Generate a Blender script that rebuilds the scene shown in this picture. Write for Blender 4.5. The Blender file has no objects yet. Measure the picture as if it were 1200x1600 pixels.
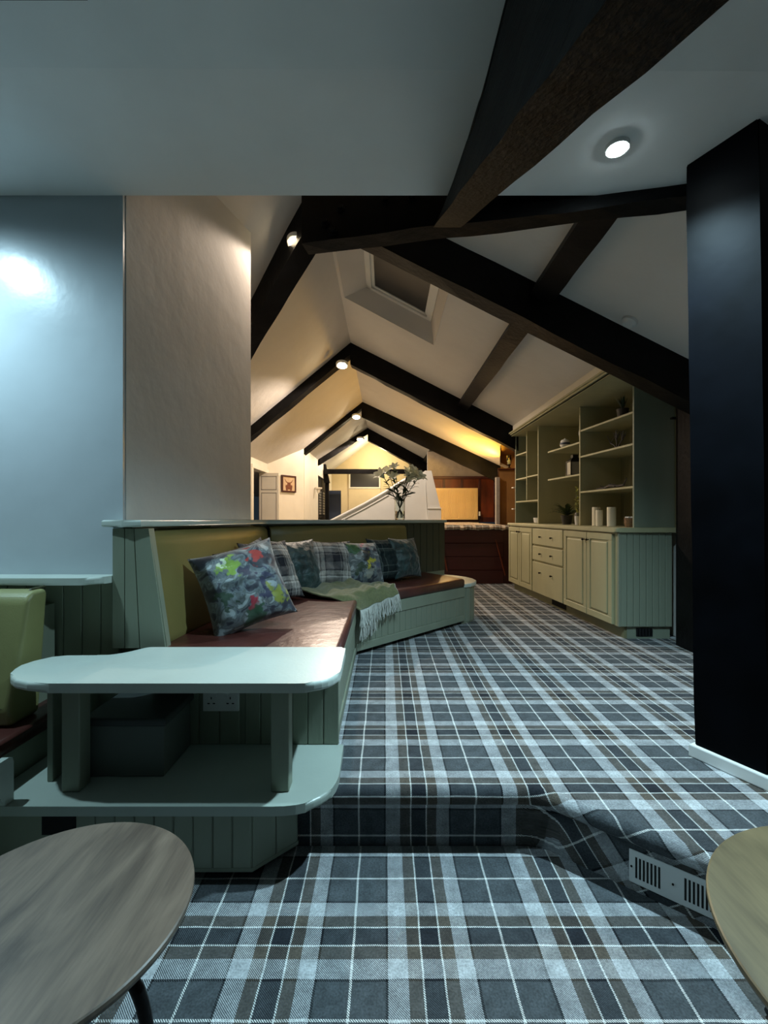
import bpy, bmesh, math, random
from mathutils import Vector, Matrix, noise
random.seed(4)
SC = bpy.context.scene
COL = SC.collection
PI = math.pi
EYE = 0.98

# ---------------------------------------------------------------- camera
cam_d = bpy.data.cameras.new('camera'); cam = bpy.data.objects.new('camera', cam_d); COL.objects.link(cam)
cam.location = (0, 0, EYE); cam.rotation_euler = (PI/2, 0, 0)
cam_d.sensor_fit = 'HORIZONTAL'; cam_d.sensor_width = 36; cam_d.lens = 705/1200*36
cam_d.shift_x = -2/1200; cam_d.shift_y = 6/1200
cam_d.clip_start = 0.02
SC.camera = cam
# ---------------------------------------------------------------- world, exposure
w = bpy.data.worlds.new('world'); SC.world = w; w.use_nodes = True
w.node_tree.nodes['Background'].inputs[0].default_value = (0.02, 0.03, 0.04, 1)
w.node_tree.nodes['Background'].inputs[1].default_value = 0.3
SC.view_settings.view_transform = 'Standard'; SC.view_settings.look = 'None'
SC.view_settings.gamma = 1; SC.view_settings.use_curve_mapping = False
SC.view_settings.exposure = 1.0
COOL = (0.57, 0.86, 1.0); WARM = (1.0, 0.81, 0.65); AMBER = (1.0, 0.52, 0.04)

D_ = math.radians
def light(name, loc, power, color, size=0.04, kind='POINT', rot=(0, 0, 0), angle=150, blend=0.6):
    d = bpy.data.lights.new(name, kind); d.energy = power; d.color = color; d.shadow_soft_size = size
    if kind == 'SPOT':
        d.spot_size = math.radians(angle); d.spot_blend = blend
    o = bpy.data.objects.new(name, d); o.location = loc; o.rotation_euler = rot; COL.objects.link(o)
    return o
# the ceiling downlights of the near room (one in view, one off to the side, one unseen and only assumed behind the viewer)
light('downlight_lamp', (0.89, 1.73, 2.365), 170, COOL, 0.028, 'SPOT', angle=130, blend=1.0)
light('downlight_lamp_side', (-2.06, 1.44, 2.365), 60, COOL, 0.03, 'SPOT', angle=168, blend=0.85)
light('assumed_light_behind', (0.2, -1.2, 2.42), 1.5, COOL, 0.04, 'SPOT', angle=165, blend=0.5)
# warm lamps under the trusses of the vaulted room
TRUSS_LAMPS = [(-0.67, 3.40, 3.0, 4.5), (-0.59, 6.16, 3.0, 42), (-0.60, 9.38, 3.0, 36), (-0.66, 11.95, 2.97, 28)]
for x, y, z, p in TRUSS_LAMPS:
    light('truss_lamp_light', (x, y-0.07, z-0.03), p*2.6, WARM, 0.03, 'SPOT', angle=150, blend=0.25)
light('alcove_lamp_light', (1.88, 7.95, 1.84), 48, AMBER, 0.10, 'SPOT', rot=(0, D_(128), 0), angle=165, blend=0.5)
light('alcove_candle_light', (1.97, 7.22, 1.98), 1.2, AMBER, 0.03)
light('landing_lamp_light', (1.3, 8.3, 1.75), 9, (1.0, 0.62, 0.25), 0.05)
light('back_room_light', (-0.3, 13.6, 2.6), 30, (1.0, 0.82, 0.5), 0.1)

# ---------------------------------------------------------------- materials
def lin(c):
    return tuple(((v/255)/12.92 if v/255 <= 0.04045 else ((v/255+0.055)/1.055)**2.4) for v in c)
def nodes(name):
    m = bpy.data.materials.new(name); m.use_nodes = True
    return m, m.node_tree, m.node_tree.nodes['Principled BSDF']
def N(t, kind, **kw):
    n = t.nodes.new(kind)
    for k, v in kw.items():
        if k in n.inputs: n.inputs[k].default_value = v
        else: setattr(n, k, v)
    return n
def mat(name, rgb, rough=0.5, var=0.06, scale=8, bump=0.0, bscale=60, metal=0, spec=0.5, stretch=(1, 1, 1), coat=0, sheen=0, bdist=0.01):
    m, t, b = nodes(name); L = t.links
    c = lin(rgb)
    tc = N(t, 'ShaderNodeTexCoord'); mp = N(t, 'ShaderNodeMapping'); mp.inputs['Scale'].default_value = stretch
    L.new(tc.outputs['Object'], mp.inputs[0])
    nz = N(t, 'ShaderNodeTexNoise', Scale=scale, Detail=5.0); L.new(mp.outputs[0], nz.inputs['Vector'])
    rp = N(t, 'ShaderNodeValToRGB')
    rp.color_ramp.elements[0].position = 0.3; rp.color_ramp.elements[1].position = 0.7
    rp.color_ramp.elements[0].color = (*[v*(1-var*2) for v in c], 1)
    rp.color_ramp.elements[1].color = (*[min(1, v*(1+var*2)) for v in c], 1)
    L.new(nz.outputs[0], rp.inputs[0]); L.new(rp.outputs[0], b.inputs['Base Color'])
    b.inputs['Roughness'].default_value = rough; b.inputs['Metallic'].default_value = metal
    b.inputs['Specular IOR Level'].default_value = spec; b.inputs['Coat Weight'].default_value = coat
    b.inputs['Sheen Weight'].default_value = sheen
    if bump:
        n2 = N(t, 'ShaderNodeTexNoise', Scale=bscale, Detail=4.0); L.new(mp.outputs[0], n2.inputs['Vector'])
        bp = N(t, 'ShaderNodeBump', Strength=bump, Distance=bdist); L.new(n2.outputs[0], bp.inputs['Height'])
        L.new(bp.outputs[0], b.inputs['Normal'])
    return m
def emis(name, rgb, strength):
    m, t, b = nodes(name)
    b.inputs['Base Color'].default_value = (*lin(rgb), 1); b.inputs['Emission Color'].default_value = (*lin(rgb), 1)
    b.inputs['Emission Strength'].default_value = strength
    return m
plaster = mat('plaster', (214, 210, 204), 0.75, 0.02, 2, 0.35, 4, bdist=0.03)
dim_wall = mat('grey_green_wall', (92, 98, 94), 0.7, 0.03, 3)
satin = mat('satin_plaster', (184, 192, 196), 0.27, 0.02, 3, 0.22, 5, bdist=0.012, spec=0.35)
ceil_m = mat('ceiling_paint', (236, 236, 234), 0.7, 0.02, 3, 0.15, 9)
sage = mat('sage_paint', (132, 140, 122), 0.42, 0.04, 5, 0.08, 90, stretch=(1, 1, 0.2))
dark_sage = mat('dark_green_boards', (66, 70, 54), 0.5, 0.05, 6)
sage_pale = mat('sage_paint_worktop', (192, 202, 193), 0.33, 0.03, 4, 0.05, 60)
sage_mid = mat('sage_shelf_shaded', (166, 177, 167), 0.36, 0.03, 4, 0.05, 60)  # shelf sage darkened for the lower tier, shade under the top put into the colour
sage_warm = mat('sage_cabinet_paint', (168, 164, 128), 0.45, 0.04, 5, 0.06, 90, stretch=(1, 1, 0.2))
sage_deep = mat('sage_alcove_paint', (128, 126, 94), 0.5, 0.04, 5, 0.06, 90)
black_wood = mat('black_stained_oak', (13, 12, 12), 0.5, 0.25, 6, 0.35, 26, stretch=(1, 1, 1), spec=0.13, bdist=0.008)
brace_wood = mat('rough_black_timber', (23, 23, 23), 0.6, 0.35, 9, 0.7, 30, stretch=(3, 0.6, 3), spec=0.06, bdist=0.01)
black_gloss = mat('black_gloss_paint', (4, 5, 8), 0.45, 0.3, 4, 0.12, 7, spec=0.04)
iron = mat('black_iron', (14, 14, 15), 0.45, 0.1, 20, 0.2, 80, metal=0.6)
white_gloss = mat('white_gloss_paint', (225, 226, 222), 0.4, 0.02, 4)
white_sat = mat('white_trim_paint', (222, 216, 200), 0.5, 0.02, 4)
cream = mat('cream_wall', (214, 196, 158), 0.7, 0.03, 3, 0.1, 20)
radiator_m = mat('cream_radiator_enamel', (222, 196, 136), 0.45, 0.02, 4)
maroon = mat('maroon_paint', (62, 22, 20), 0.45, 0.1, 6, 0.15, 40, stretch=(0.3, 1, 4))
redwood = mat('red_brown_panel', (104, 46, 20), 0.45, 0.25, 5, 0.2, 30, stretch=(1, 1, 0.4))
ochre = mat('brown_ochre_wall', (138, 100, 52), 0.7, 0.06, 4)
leather_red = mat('oxblood_leather', (74, 38, 33), 0.34, 0.12, 7, 0.35, 14, spec=0.6, bdist=0.01)
leather_olive = mat('olive_leather', (132, 120, 70), 0.42, 0.05, 4, 0.25, 220, bdist=0.002)
leather_pale = mat('pale_green_leather', (138, 138, 90), 0.42, 0.05, 4, 0.25, 220, bdist=0.002)
stitch = mat('olive_seam', (70, 70, 44), 0.6)
teal = mat('teal_velvet', (32, 58, 57), 0.5, 0.3, 16, 0.8, 18, sheen=0.35, bdist=0.02)
throw_m = mat('olive_wool', (98, 102, 66), 0.95, 0.10, 60, 0.5, 300, sheen=0.4, bdist=0.003)
fringe_m = mat('cream_fringe', (196, 198, 190), 0.9, 0.05, 50)
plastic_w = mat('white_plastic', (214, 216, 214), 0.35, 0.01, 5)
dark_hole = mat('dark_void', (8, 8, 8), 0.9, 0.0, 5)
box_m = mat('grey_box_plastic', (96, 104, 98), 0.5, 0.04, 5)
box_lid = mat('grey_box_lid', (54, 60, 58), 0.45, 0.04, 5)
candle_m = mat('ivory_wax', (228, 224, 202), 0.5, 0.02, 10)
ceram = mat('glazed_ceramic', (214, 214, 208), 0.25, 0.03, 10)
navy = mat('navy_paint', (40, 52, 72), 0.5, 0.05, 4)
leaf_d = mat('dark_leaf', (44, 62, 30), 0.5, 0.2, 20)
leaf_f = mat('fern_leaf', (52, 66, 28), 0.6, 0.2, 20)
leaf_v = mat('variegated_leaf', (176, 174, 96), 0.6, 0.25, 60)
petal = mat('cream_petal', (240, 240, 214), 0.6, 0.06, 20)
pot_d = mat('dark_pot', (44, 42, 36), 0.5, 0.1, 20)
twig_m = mat('dark_twig', (30, 24, 22), 0.6, 0.2, 30)
brown_box = mat('tan_wicker', (122, 92, 62), 0.7, 0.2, 60, 0.4, 90)
brass = mat('aged_knob_metal', (40, 32, 24), 0.35, 0.1, 20, metal=0.8)
lamp_cool = emis('cool_led', (225, 248, 255), 60)
lamp_warm = emis('warm_led', (255, 232, 190), 45)
grey_m = mat('grey_plaster', (150, 144, 136), 0.8, 0.05, 12)
print_bg = mat('print_paper', (196, 168, 132), 0.7, 0.04, 10)
print_cow = mat('print_russet', (112, 62, 38), 0.7, 0.3, 120)

def glass_mat(name, rgb, rough=0.02):
    m, t, b = nodes(name)
    b.inputs['Base Color'].default_value = (*lin(rgb), 1); b.inputs['Roughness'].default_value = rough
    b.inputs['Transmission Weight'].default_value = 1; b.inputs['IOR'].default_value = 1.45
    return m
glass = glass_mat('clear_glass', (240, 246, 244))
night_glass = mat('night_window_glass', (34, 33, 32), 0.4, 0.05, 3, spec=0.6)
milk_glass = mat('frosted_pane', (120, 118, 112), 0.3, 0.1, 5)

SETT = 0.4205
def tartan(name, colors, sett=SETT, u0=0.0, v0=0.0, attr='UV', twill=170.0, rough=0.95, bump=0.5, fuzz=0.18, coord='UV', axes=(0, 1)):
    """woven check: a warp ramp on u, a weft ramp on v, interlaced by diagonal twill"""
    m, t, b = nodes(name); L = t.links
    tc = N(t, 'ShaderNodeTexCoord'); sx = N(t, 'ShaderNodeSeparateXYZ')
    # slight wander of the weave
    wn = N(t, 'ShaderNodeTexNoise', Scale=9.0 if coord == 'UV' else 6.0, Detail=2.0)
    L.new(tc.outputs[coord], wn.inputs['Vector'])
    vs = N(t, 'ShaderNodeVectorMath', operation='SUBTRACT'); L.new(wn.outputs['Color'], vs.inputs[0]); vs.inputs[1].default_value = (0.5, 0.5, 0.5)
    vm = N(t, 'ShaderNodeVectorMath', operation='SCALE'); L.new(vs.outputs[0], vm.inputs[0]); vm.inputs['Scale'].default_value = 0.006
    va = N(t, 'ShaderNodeVectorMath', operation='ADD'); L.new(tc.outputs[coord], va.inputs[0]); L.new(vm.outputs[0], va.inputs[1])
    L.new(va.outputs[0], sx.inputs[0])
    cols = []
    for k, off in ((axes[0], u0), (axes[1], v0)):
        a = N(t, 'ShaderNodeMath', operation='SUBTRACT'); L.new(sx.outputs[k], a.inputs[0]); a.inputs[1].default_value = off
        d = N(t, 'ShaderNodeMath', operation='DIVIDE'); L.new(a.outputs[0], d.inputs[0]); d.inputs[1].default_value = sett
        f = N(t, 'ShaderNodeMath', operation='FRACT'); L.new(d.outputs[0], f.inputs[0])
        r = N(t, 'ShaderNodeValToRGB'); r.color_ramp.interpolation = 'CONSTANT'
        L.new(f.outputs[0], r.inputs[0]); el = r.color_ramp.elements
        pos = 0; first = True
        for wd, c in colors:
            e = el[0] if first else el.new(min(pos, 0.9999))
            if first: e.position = 0
            e.color = (*lin(c), 1); pos += wd; first = False
        if len(el) > len(colors): el.remove(el[-1])
        cols.append(r)
    s = N(t, 'ShaderNodeMath', operation='ADD'); L.new(sx.outputs[axes[0]], s.inputs[0]); L.new(sx.outputs[axes[1]], s.inputs[1])
    k = N(t, 'ShaderNodeMath', operation='MULTIPLY'); L.new(s.outputs[0], k.inputs[0]); k.inputs[1].default_value = twill
    f = N(t, 'ShaderNodeMath', operation='FRACT'); L.new(k.outputs[0], f.inputs[0])
    mr = N(t, 'ShaderNodeMapRange'); L.new(f.outputs[0], mr.inputs[0])
    mr.inputs[1].default_value = 0.35; mr.inputs[2].default_value = 0.65
    mx = N(t, 'ShaderNodeMix', data_type='RGBA'); L.new(mr.outputs[0], mx.inputs[0]); L.new(cols[0].outputs[0], mx.inputs[6]); L.new(cols[1].outputs[0], mx.inputs[7])
    fz = N(t, 'ShaderNodeTexNoise', Scale=170.0, Detail=4.0); L.new(tc.outputs[coord], fz.inputs['Vector'])
    fm = N(t, 'ShaderNodeMapRange'); L.new(fz.outputs[0], fm.inputs[0]); fm.inputs[1].default_value = 0.3; fm.inputs[2].default_value = 0.7
    fm.inputs[3].default_value = 1-fuzz*1.6; fm.inputs[4].default_value = 1+fuzz*1.6
    bz = N(t, 'ShaderNodeTexNoise', Scale=24.0, Detail=5.0); L.new(tc.outputs[coord], bz.inputs['Vector'])
    bm2 = N(t, 'ShaderNodeMapRange'); L.new(bz.outputs[0], bm2.inputs[0]); bm2.inputs[1].default_value = 0.3; bm2.inputs[2].default_value = 0.7
    bm2.inputs[3].default_value = 0.78; bm2.inputs[4].default_value = 1.22
    mm = N(t, 'ShaderNodeMath', operation='MULTIPLY'); L.new(fm.outputs[0], mm.inputs[0]); L.new(bm2.outputs[0], mm.inputs[1])
    sc = N(t, 'ShaderNodeVectorMath', operation='SCALE'); L.new(mx.outputs[2], sc.inputs[0]); L.new(mm.outputs[0], sc.inputs['Scale'])
    L.new(sc.outputs[0], b.inputs['Base Color'])
    b.inputs['Roughness'].default_value = rough; b.inputs['Specular IOR Level'].default_value = 0.15
    bp = N(t, 'ShaderNodeBump', Strength=bump, Distance=0.004); L.new(fz.outputs[0], bp.inputs['Height']); L.new(bp.outputs[0], b.inputs['Normal'])
    return m
SLATE = (74, 79, 82); DRK = (22, 24, 26); LGT = (176, 180, 182); BRN = (88, 81, 72); CHA = (38, 41, 46); WHT = (226, 228, 224)
# from one dark line to the next: grey square halved by a white thread, then the light / brown / charcoal band
C_SETT = [(0.014, DRK), (0.20, SLATE), (0.016, WHT), (0.205, SLATE), (0.016, DRK), (0.125, LGT), (0.085, BRN), (0.012, WHT),
          (0.12, CHA), (0.012, WHT), (0.085, BRN), (0.11, LGT)]
carpet = tartan('tartan_carpet', C_SETT, u0=-0.183, v0=1.399)
carpet_up = tartan('tartan_carpet_upper', C_SETT, u0=-0.189, v0=1.735)
P_SETT = [(0.26, (44, 45, 50)), (0.03, (120, 118, 114)), (0.06, (48, 48, 52)), (0.15, (150, 146, 140)), (0.05, (206, 202, 194)), (0.04, (120, 116, 112)), (0.12, (176, 172, 164)), (0.05, (70, 68, 70)), (0.24, (112, 108, 106))]
plaid = tartan('grey_plaid_wool', P_SETT, sett=0.23, coord='Object', twill=260, bump=0.3, fuzz=0.1)
T_SETT = [(0.30, (34, 44, 45)), (0.10, (58, 70, 68)), (0.03, (118, 126, 122)), (0.22, (30, 38, 40)), (0.05, (78, 88, 84)), (0.30, (40, 50, 50))]
teal_plaid = tartan('teal_plaid_wool', T_SETT, sett=0.20, coord='Object', twill=260, bump=0.3, fuzz=0.1)

def floral(name, seed):
    m, t, b = nodes(name); L = t.links
    tc = N(t, 'ShaderNodeTexCoord'); mp = N(t, 'ShaderNodeMapping'); L.new(tc.outputs['Object'], mp.inputs[0])
    mp.inputs['Location'].default_value = (seed, seed*1.7, 0)
    nz = N(t, 'ShaderNodeTexNoise', Scale=11.0, Detail=6.0, Distortion=1.2); L.new(mp.outputs[0], nz.inputs['Vector'])
    r = N(t, 'ShaderNodeValToRGB'); L.new(nz.outputs[0], r.inputs[0]); el = r.color_ramp.elements
    el[0].position = 0.34; el[0].color = (*lin((26, 30, 44)), 1); el[1].position = 0.62; el[1].color = (*lin((150, 162, 164)), 1)
    for p, c in ((0.42, (48, 54, 66)), (0.48, (108, 120, 124)), (0.55, (80, 88, 88))):
        e = el.new(p); e.color = (*lin(c), 1)
    out = r.outputs[0]
    # bird, bloom and leaf splashes: each a distorted blob at its own place on the cloth
    dn = N(t, 'ShaderNodeTexNoise', Scale=16.0, Detail=3.0); L.new(mp.outputs[0], dn.inputs['Vector'])
    dsub = N(t, 'ShaderNodeVectorMath', operation='SUBTRACT'); L.new(dn.outputs['Color'], dsub.inputs[0]); dsub.inputs[1].default_value = (0.5, 0.5, 0.5)
    dsc = N(t, 'ShaderNodeVectorMath', operation='SCALE'); L.new(dsub.outputs[0], dsc.inputs[0]); dsc.inputs['Scale'].default_value = 0.2
    dad = N(t, 'ShaderNodeVectorMath', operation='ADD'); L.new(tc.outputs['Object'], dad.inputs[0]); L.new(dsc.outputs[0], dad.inputs[1])
    blobs = [(-0.07, 0.10, 0.055, (132, 168, 52)), (-0.10, 0.12, 0.03, (206, 220, 190)), (0.06, 0.11, 0.045, (168, 32, 18)), (-0.01, -0.10, 0.045, (160, 34, 54)),
             (0.12, -0.10, 0.05, (132, 140, 40)), (0.07, 0.0, 0.03, (44, 46, 78)), (0.06, -0.07, 0.035, (40, 40, 74)), (-0.02, -0.165, 0.05, (20, 76, 40)),
             (0.0, 0.05, 0.03, (40, 40, 66)), (-0.13, -0.05, 0.04, (30, 60, 36))]
    if seed > 2:
        blobs = [(-0.1, 0.13, 0.06, (34, 84, 34)), (0.02, 0.14, 0.03, (176, 50, 90)), (0.03, 0.02, 0.045, (180, 172, 40)), (-0.03, 0.05, 0.05, (24, 26, 24)),
                 (0.11, -0.04, 0.045, (78, 88, 110)), (-0.1, -0.06, 0.05, (40, 60, 34)), (0.0, -0.1, 0.05, (150, 150, 138)), (-0.02, -0.03, 0.03, (190, 180, 60))]
    for x, y, rad, c in blobs:
        dv = N(t, 'ShaderNodeVectorMath', operation='SUBTRACT'); L.new(dad.outputs[0], dv.inputs[0]); dv.inputs[1].default_value = (x, y, 0)
        ml = N(t, 'ShaderNodeVectorMath', operation='MULTIPLY'); L.new(dv.outputs[0], ml.inputs[0]); ml.inputs[1].default_value = (1, 1, 0)
        ln = N(t, 'ShaderNodeVectorMath', operation='LENGTH'); L.new(ml.outputs[0], ln.inputs[0])
        mr = N(t, 'ShaderNodeMapRange'); L.new(ln.outputs['Value'], mr.inputs[0])
        mr.inputs[1].default_value = rad*0.75; mr.inputs[2].default_value = rad; mr.inputs[3].default_value = 0.9; mr.inputs[4].default_value = 0
        mx = N(t, 'ShaderNodeMix', data_type='RGBA'); L.new(mr.outputs[0], mx.inputs[0]); L.new(out, mx.inputs[6]); mx.inputs[7].default_value = (*lin(c), 1)
        out = mx.outputs[2]
    L.new(out, b.inputs['Base Color']); b.inputs['Roughness'].default_value = 0.6; b.inputs['Sheen Weight'].default_value = 0.3
    return m
floral_a = floral('bird_print_velvet', 0.3); floral_b = floral('bloom_print_velvet', 3.1)

def wood(name, dark, light_, scale=3.0, rot=0.0, rough=0.4):
    m, t, b = nodes(name); L = t.links
    tc = N(t, 'ShaderNodeTexCoord'); mp = N(t, 'ShaderNodeMapping'); L.new(tc.outputs['Object'], mp.inputs[0])
    mp.inputs['Rotation'].default_value = (0, 0, rot); mp.inputs['Scale'].default_value = (5.5, 1.4, 1)
    n1 = N(t, 'ShaderNodeTexNoise', Scale=scale, Detail=8.0, Distortion=0.8); L.new(mp.outputs[0], n1.inputs['Vector'])
    mp2 = N(t, 'ShaderNodeMapping'); L.new(tc.outputs['Object'], mp2.inputs[0]); mp2.inputs['Rotation'].default_value = (0, 0, rot); mp2.inputs['Scale'].default_value = (90, 6, 1)
    n2 = N(t, 'ShaderNodeTexNoise', Scale=2.0, Detail=4.0); L.new(mp2.outputs[0], n2.inputs['Vector'])
    ad = N(t, 'ShaderNodeMath', operation='MULTIPLY_ADD'); L.new(n2.outputs[0], ad.inputs[0]); ad.inputs[1].default_value = 0.22; L.new(n1.outputs[0], ad.inputs[2])
    r = N(t, 'ShaderNodeValToRGB'); L.new(ad.outputs[0], r.inputs[0])
    r.color_ramp.elements[0].position = 0.42; r.color_ramp.elements[1].position = 0.78
    r.color_ramp.elements[0].color = (*lin(dark), 1); r.color_ramp.elements[1].color = (*lin(light_), 1)
    L.new(r.outputs[0], b.inputs['Base Color']); b.inputs['Roughness'].default_value = rough
    return m
top_wood = wood('grey_brown_wood', (70, 62, 54), (118, 106, 92), 2.4, -0.64, 0.42)
top_wood2 = wood('olive_brown_wood', (88, 76, 52), (122, 107, 76), 2.2, 0.9, 0.42)

# ---------------------------------------------------------------- geometry helpers
WL = {}
def wloc(o): return WL.get(o.name, Vector((0, 0, 0))) if o else Vector((0, 0, 0))
def tagit(o, label=None, cat=None, group=None, kind=None):
    if label: o['label'] = label
    if cat: o['category'] = cat
    if group: o['group'] = group
    if kind: o['kind'] = kind
    return o
def thing(name, label, cat, loc, group=None):
    o = bpy.data.objects.new(name, None); COL.objects.link(o); o.location = loc; o.empty_display_size = 0.05
    WL[o.name] = Vector(loc)
    return tagit(o, label, cat, group)
class MB:
    def __init__(s): s.bm = bmesh.new(); s.uv = None
    def box(s, lo, hi, bev=0.0, M=None, seg=2):
        r = bmesh.ops.create_cube(s.bm, size=1.0); vs = r['verts']
        for v in vs:
            v.co = Vector([(lo[i]+hi[i])/2 + v.co[i]*(hi[i]-lo[i]) for i in range(3)])
        if bev:
            es = list({e for v in vs for e in v.link_edges})
            rr = bmesh.ops.bevel(s.bm, geom=es, offset=bev, segments=seg, affect='EDGES', profile=0.5)
            vs = list({v for f in rr['faces'] for v in f.verts} | {v for v in vs if v.is_valid})
        if M is not None:
            for v in vs: v.co = M @ v.co
        return s
    def prism(s, poly, z0, z1, bev=0.0, seg=2, topz=None):
        """poly of (x,y); z0,z1 numbers or functions of (x,y)"""
        f0 = z0 if callable(z0) else (lambda x, y: z0); f1 = z1 if callable(z1) else (lambda x, y: z1)
        a = sum(poly[i][0]*poly[(i+1) % len(poly)][1]-poly[(i+1) % len(poly)][0]*poly[i][1] for i in range(len(poly)))
        if a < 0: poly = poly[::-1]
        n = len(poly)
        lo = [s.bm.verts.new((x, y, f0(x, y))) for x, y in poly]; hi = [s.bm.verts.new((x, y, f1(x, y))) for x, y in poly]
        fs = [s.bm.faces.new(lo[::-1]), s.bm.faces.new(hi)]
        for i in range(n): fs.append(s.bm.faces.new((lo[i], lo[(i+1) % n], hi[(i+1) % n], hi[i])))
        if bev:
            es = list(fs[1].edges) + list(fs[0].edges)
            bmesh.ops.bevel(s.bm, geom=es, offset=bev, segments=seg, affect='EDGES', profile=0.5)
        return s
    def quad(s, *pts):
        s.bm.faces.new([s.bm.verts.new(p) for p in pts]); return s
    def hexa(s, a, b):
        """solid between two loops of equal length"""
        va = [s.bm.verts.new(p) for p in a]; vb = [s.bm.verts.new(p) for p in b]; n = len(a)
        s.bm.faces.new(va[::-1]); s.bm.faces.new(vb)
        for i in range(n): s.bm.faces.new((va[i], va[(i+1) % n], vb[(i+1) % n], vb[i]))
        return s
    def beam(s, p, q, wd, dp, up=0.03, bev=0.0):
        """timber from p to q (top centre line), wd wide, hanging dp down and up above"""
        p, q = Vector(p), Vector(q); d = Vector((q.x-p.x, q.y-p.y, 0)).normalized(); sd = Vector((-d.y, d.x, 0))*wd/2
        a = [p+sd+Vector((0, 0, up)), p-sd+Vector((0, 0, up)), p-sd-Vector((0, 0, dp)), p+sd-Vector((0, 0, dp))]
        b = [q+sd+Vector((0, 0, up)), q-sd+Vector((0, 0, up)), q-sd-Vector((0, 0, dp)), q+sd-Vector((0, 0, dp))]
        n = 14; loops = []
        for i in range(n+1):
            t = i/n; lp = []
            for k in range(4):
                c = a[k].lerp(b[k], t)
                if 0 < i < n and bev: c = c + Vector([noise.noise(c*3+Vector((k*7, j*3, 0)))*bev for j in range(3)])
                lp.append(s.bm.verts.new(c))
            loops.append(lp)
        s.bm.faces.new(loops[0][::-1]); s.bm.faces.new(loops[-1])
        for i in range(n):
            for k in range(4): s.bm.faces.new((loops[i][k], loops[i][(k+1) % 4], loops[i+1][(k+1) % 4], loops[i+1][k]))
        return s
    def cyl(s, p, q, r0, r1=None, seg=16):
        r1 = r0 if r1 is None else r1; p, q = Vector(p), Vector(q); d = q-p
        M = Matrix.Translation((p+q)/2) @ d.to_track_quat('Z', 'Y').to_matrix().to_4x4()
        bmesh.ops.create_cone(s.bm, cap_ends=True, segments=seg, radius1=r0, radius2=r1, depth=d.length, matrix=M); return s
    def ball(s, c, r, sc=(1, 1, 1), u=12, v=8):
        M = Matrix.Translation(c) @ Matrix.Diagonal((*sc, 1)); bmesh.ops.create_uvsphere(s.bm, u_segments=u, v_segments=v, radius=r, matrix=M); return s
    def lathe(s, prof, c, seg=24):
        c = Vector(c); rings = []
        for r, z in prof:
            rings.append([s.bm.verts.new(c+Vector((r*math.cos(2*PI*i/seg), r*math.sin(2*PI*i/seg), z))) for i in range(seg)])
        for a, b in zip(rings, rings[1:]):
            for i in range(seg): s.bm.faces.new((a[i], a[(i+1) % seg], b[(i+1) % seg], b[i]))
        s.bm.faces.new(rings[0][::-1]); s.bm.faces.new(rings[-1]); return s
    def tube(s, pts, r, seg=8):
        pts = [Vector(p) for p in pts]; rs = r if isinstance(r, (list, tuple)) else [r]*len(pts); rings = []
        ref = Vector((0, 0, 1)) if abs((pts[-1]-pts[0]).normalized().z) < 0.9 else Vector((1, 0, 0))
        for i, p in enumerate(pts):
            d = (pts[min(i+1, len(pts)-1)]-pts[max(i-1, 0)]).normalized(); a = d.cross(ref).normalized(); b = d.cross(a)
            rings.append([s.bm.verts.new(p+(a*math.cos(2*PI*k/seg)+b*math.sin(2*PI*k/seg))*rs[i]) for k in range(seg)])
        for a, b in zip(rings, rings[1:]):
            for k in range(seg): s.bm.faces.new((a[k], a[(k+1) % seg], b[(k+1) % seg], b[k]))
        s.bm.faces.new(rings[0][::-1]); s.bm.faces.new(rings[-1]); return s
    def leaf(s, p, d, ln, wd, droop=0.3, n=5, curl=0.0):
        p = Vector(p); d = Vector(d).normalized(); sd = d.cross(Vector((0, 0, 1)))
        if sd.length < 0.05: sd = Vector((1, 0, 0))
        sd.normalize(); prev = None
        for i in range(n+1):
            t = i/n; w_ = wd*math.sin(PI*min(0.97, 0.12+0.88*t))**0.8*0.5
            c = p+d*ln*t-Vector((0, 0, droop*ln*t*t)); up_ = Vector((0, 0, 0.25*w_))
            row = [s.bm.verts.new(c-sd*w_+up_), s.bm.verts.new(c), s.bm.verts.new(c+sd*w_+up_)]
            if prev:
                for k in range(2): s.bm.faces.new((prev[k], prev[k+1], row[k+1], row[k]))
            prev = row
        return s
    def done(s, name, m, parent=None, smooth=False, normals=True, subsurf=0, solid=0):
        off = wloc(parent); me = bpy.data.meshes.new(name)
        if normals: bmesh.ops.recalc_face_normals(s.bm, faces=s.bm.faces)
        for v in s.bm.verts: v.co -= off
        s.bm.to_mesh(me); s.bm.free(); me.materials.append(m)
        if smooth:
            me.polygons.foreach_set('use_smooth', [True]*len(me.polygons))
        o = bpy.data.objects.new(name, me); COL.objects.link(o)
        if parent: o.parent = parent
        WL[o.name] = off
        if solid: md = o.modifiers.new('solid', 'SOLIDIFY'); md.thickness = solid; md.offset = 0
        if subsurf: md = o.modifiers.new('sub', 'SUBSURF'); md.levels = subsurf; md.render_levels = subsurf
        return o
def solo(name, mb, m, label, cat, base, group=None, kind=None, **kw):
    """a thing that is one mesh, its origin at its base"""
    e = type('E', (), {'name': '_tmp'})(); WL['_tmp'] = Vector(base)
    off = Vector(base)
    for v in mb.bm.verts: v.co -= off
    o = mb.done(name, m, None, **kw); o.location = off; WL[o.name] = off
    return tagit(o, label, cat, group, kind)
def struct(name, mb, m, label, cat, **kw): return tagit(mb.done(name, m, None, **kw), label, cat, None, 'structure')
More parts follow.
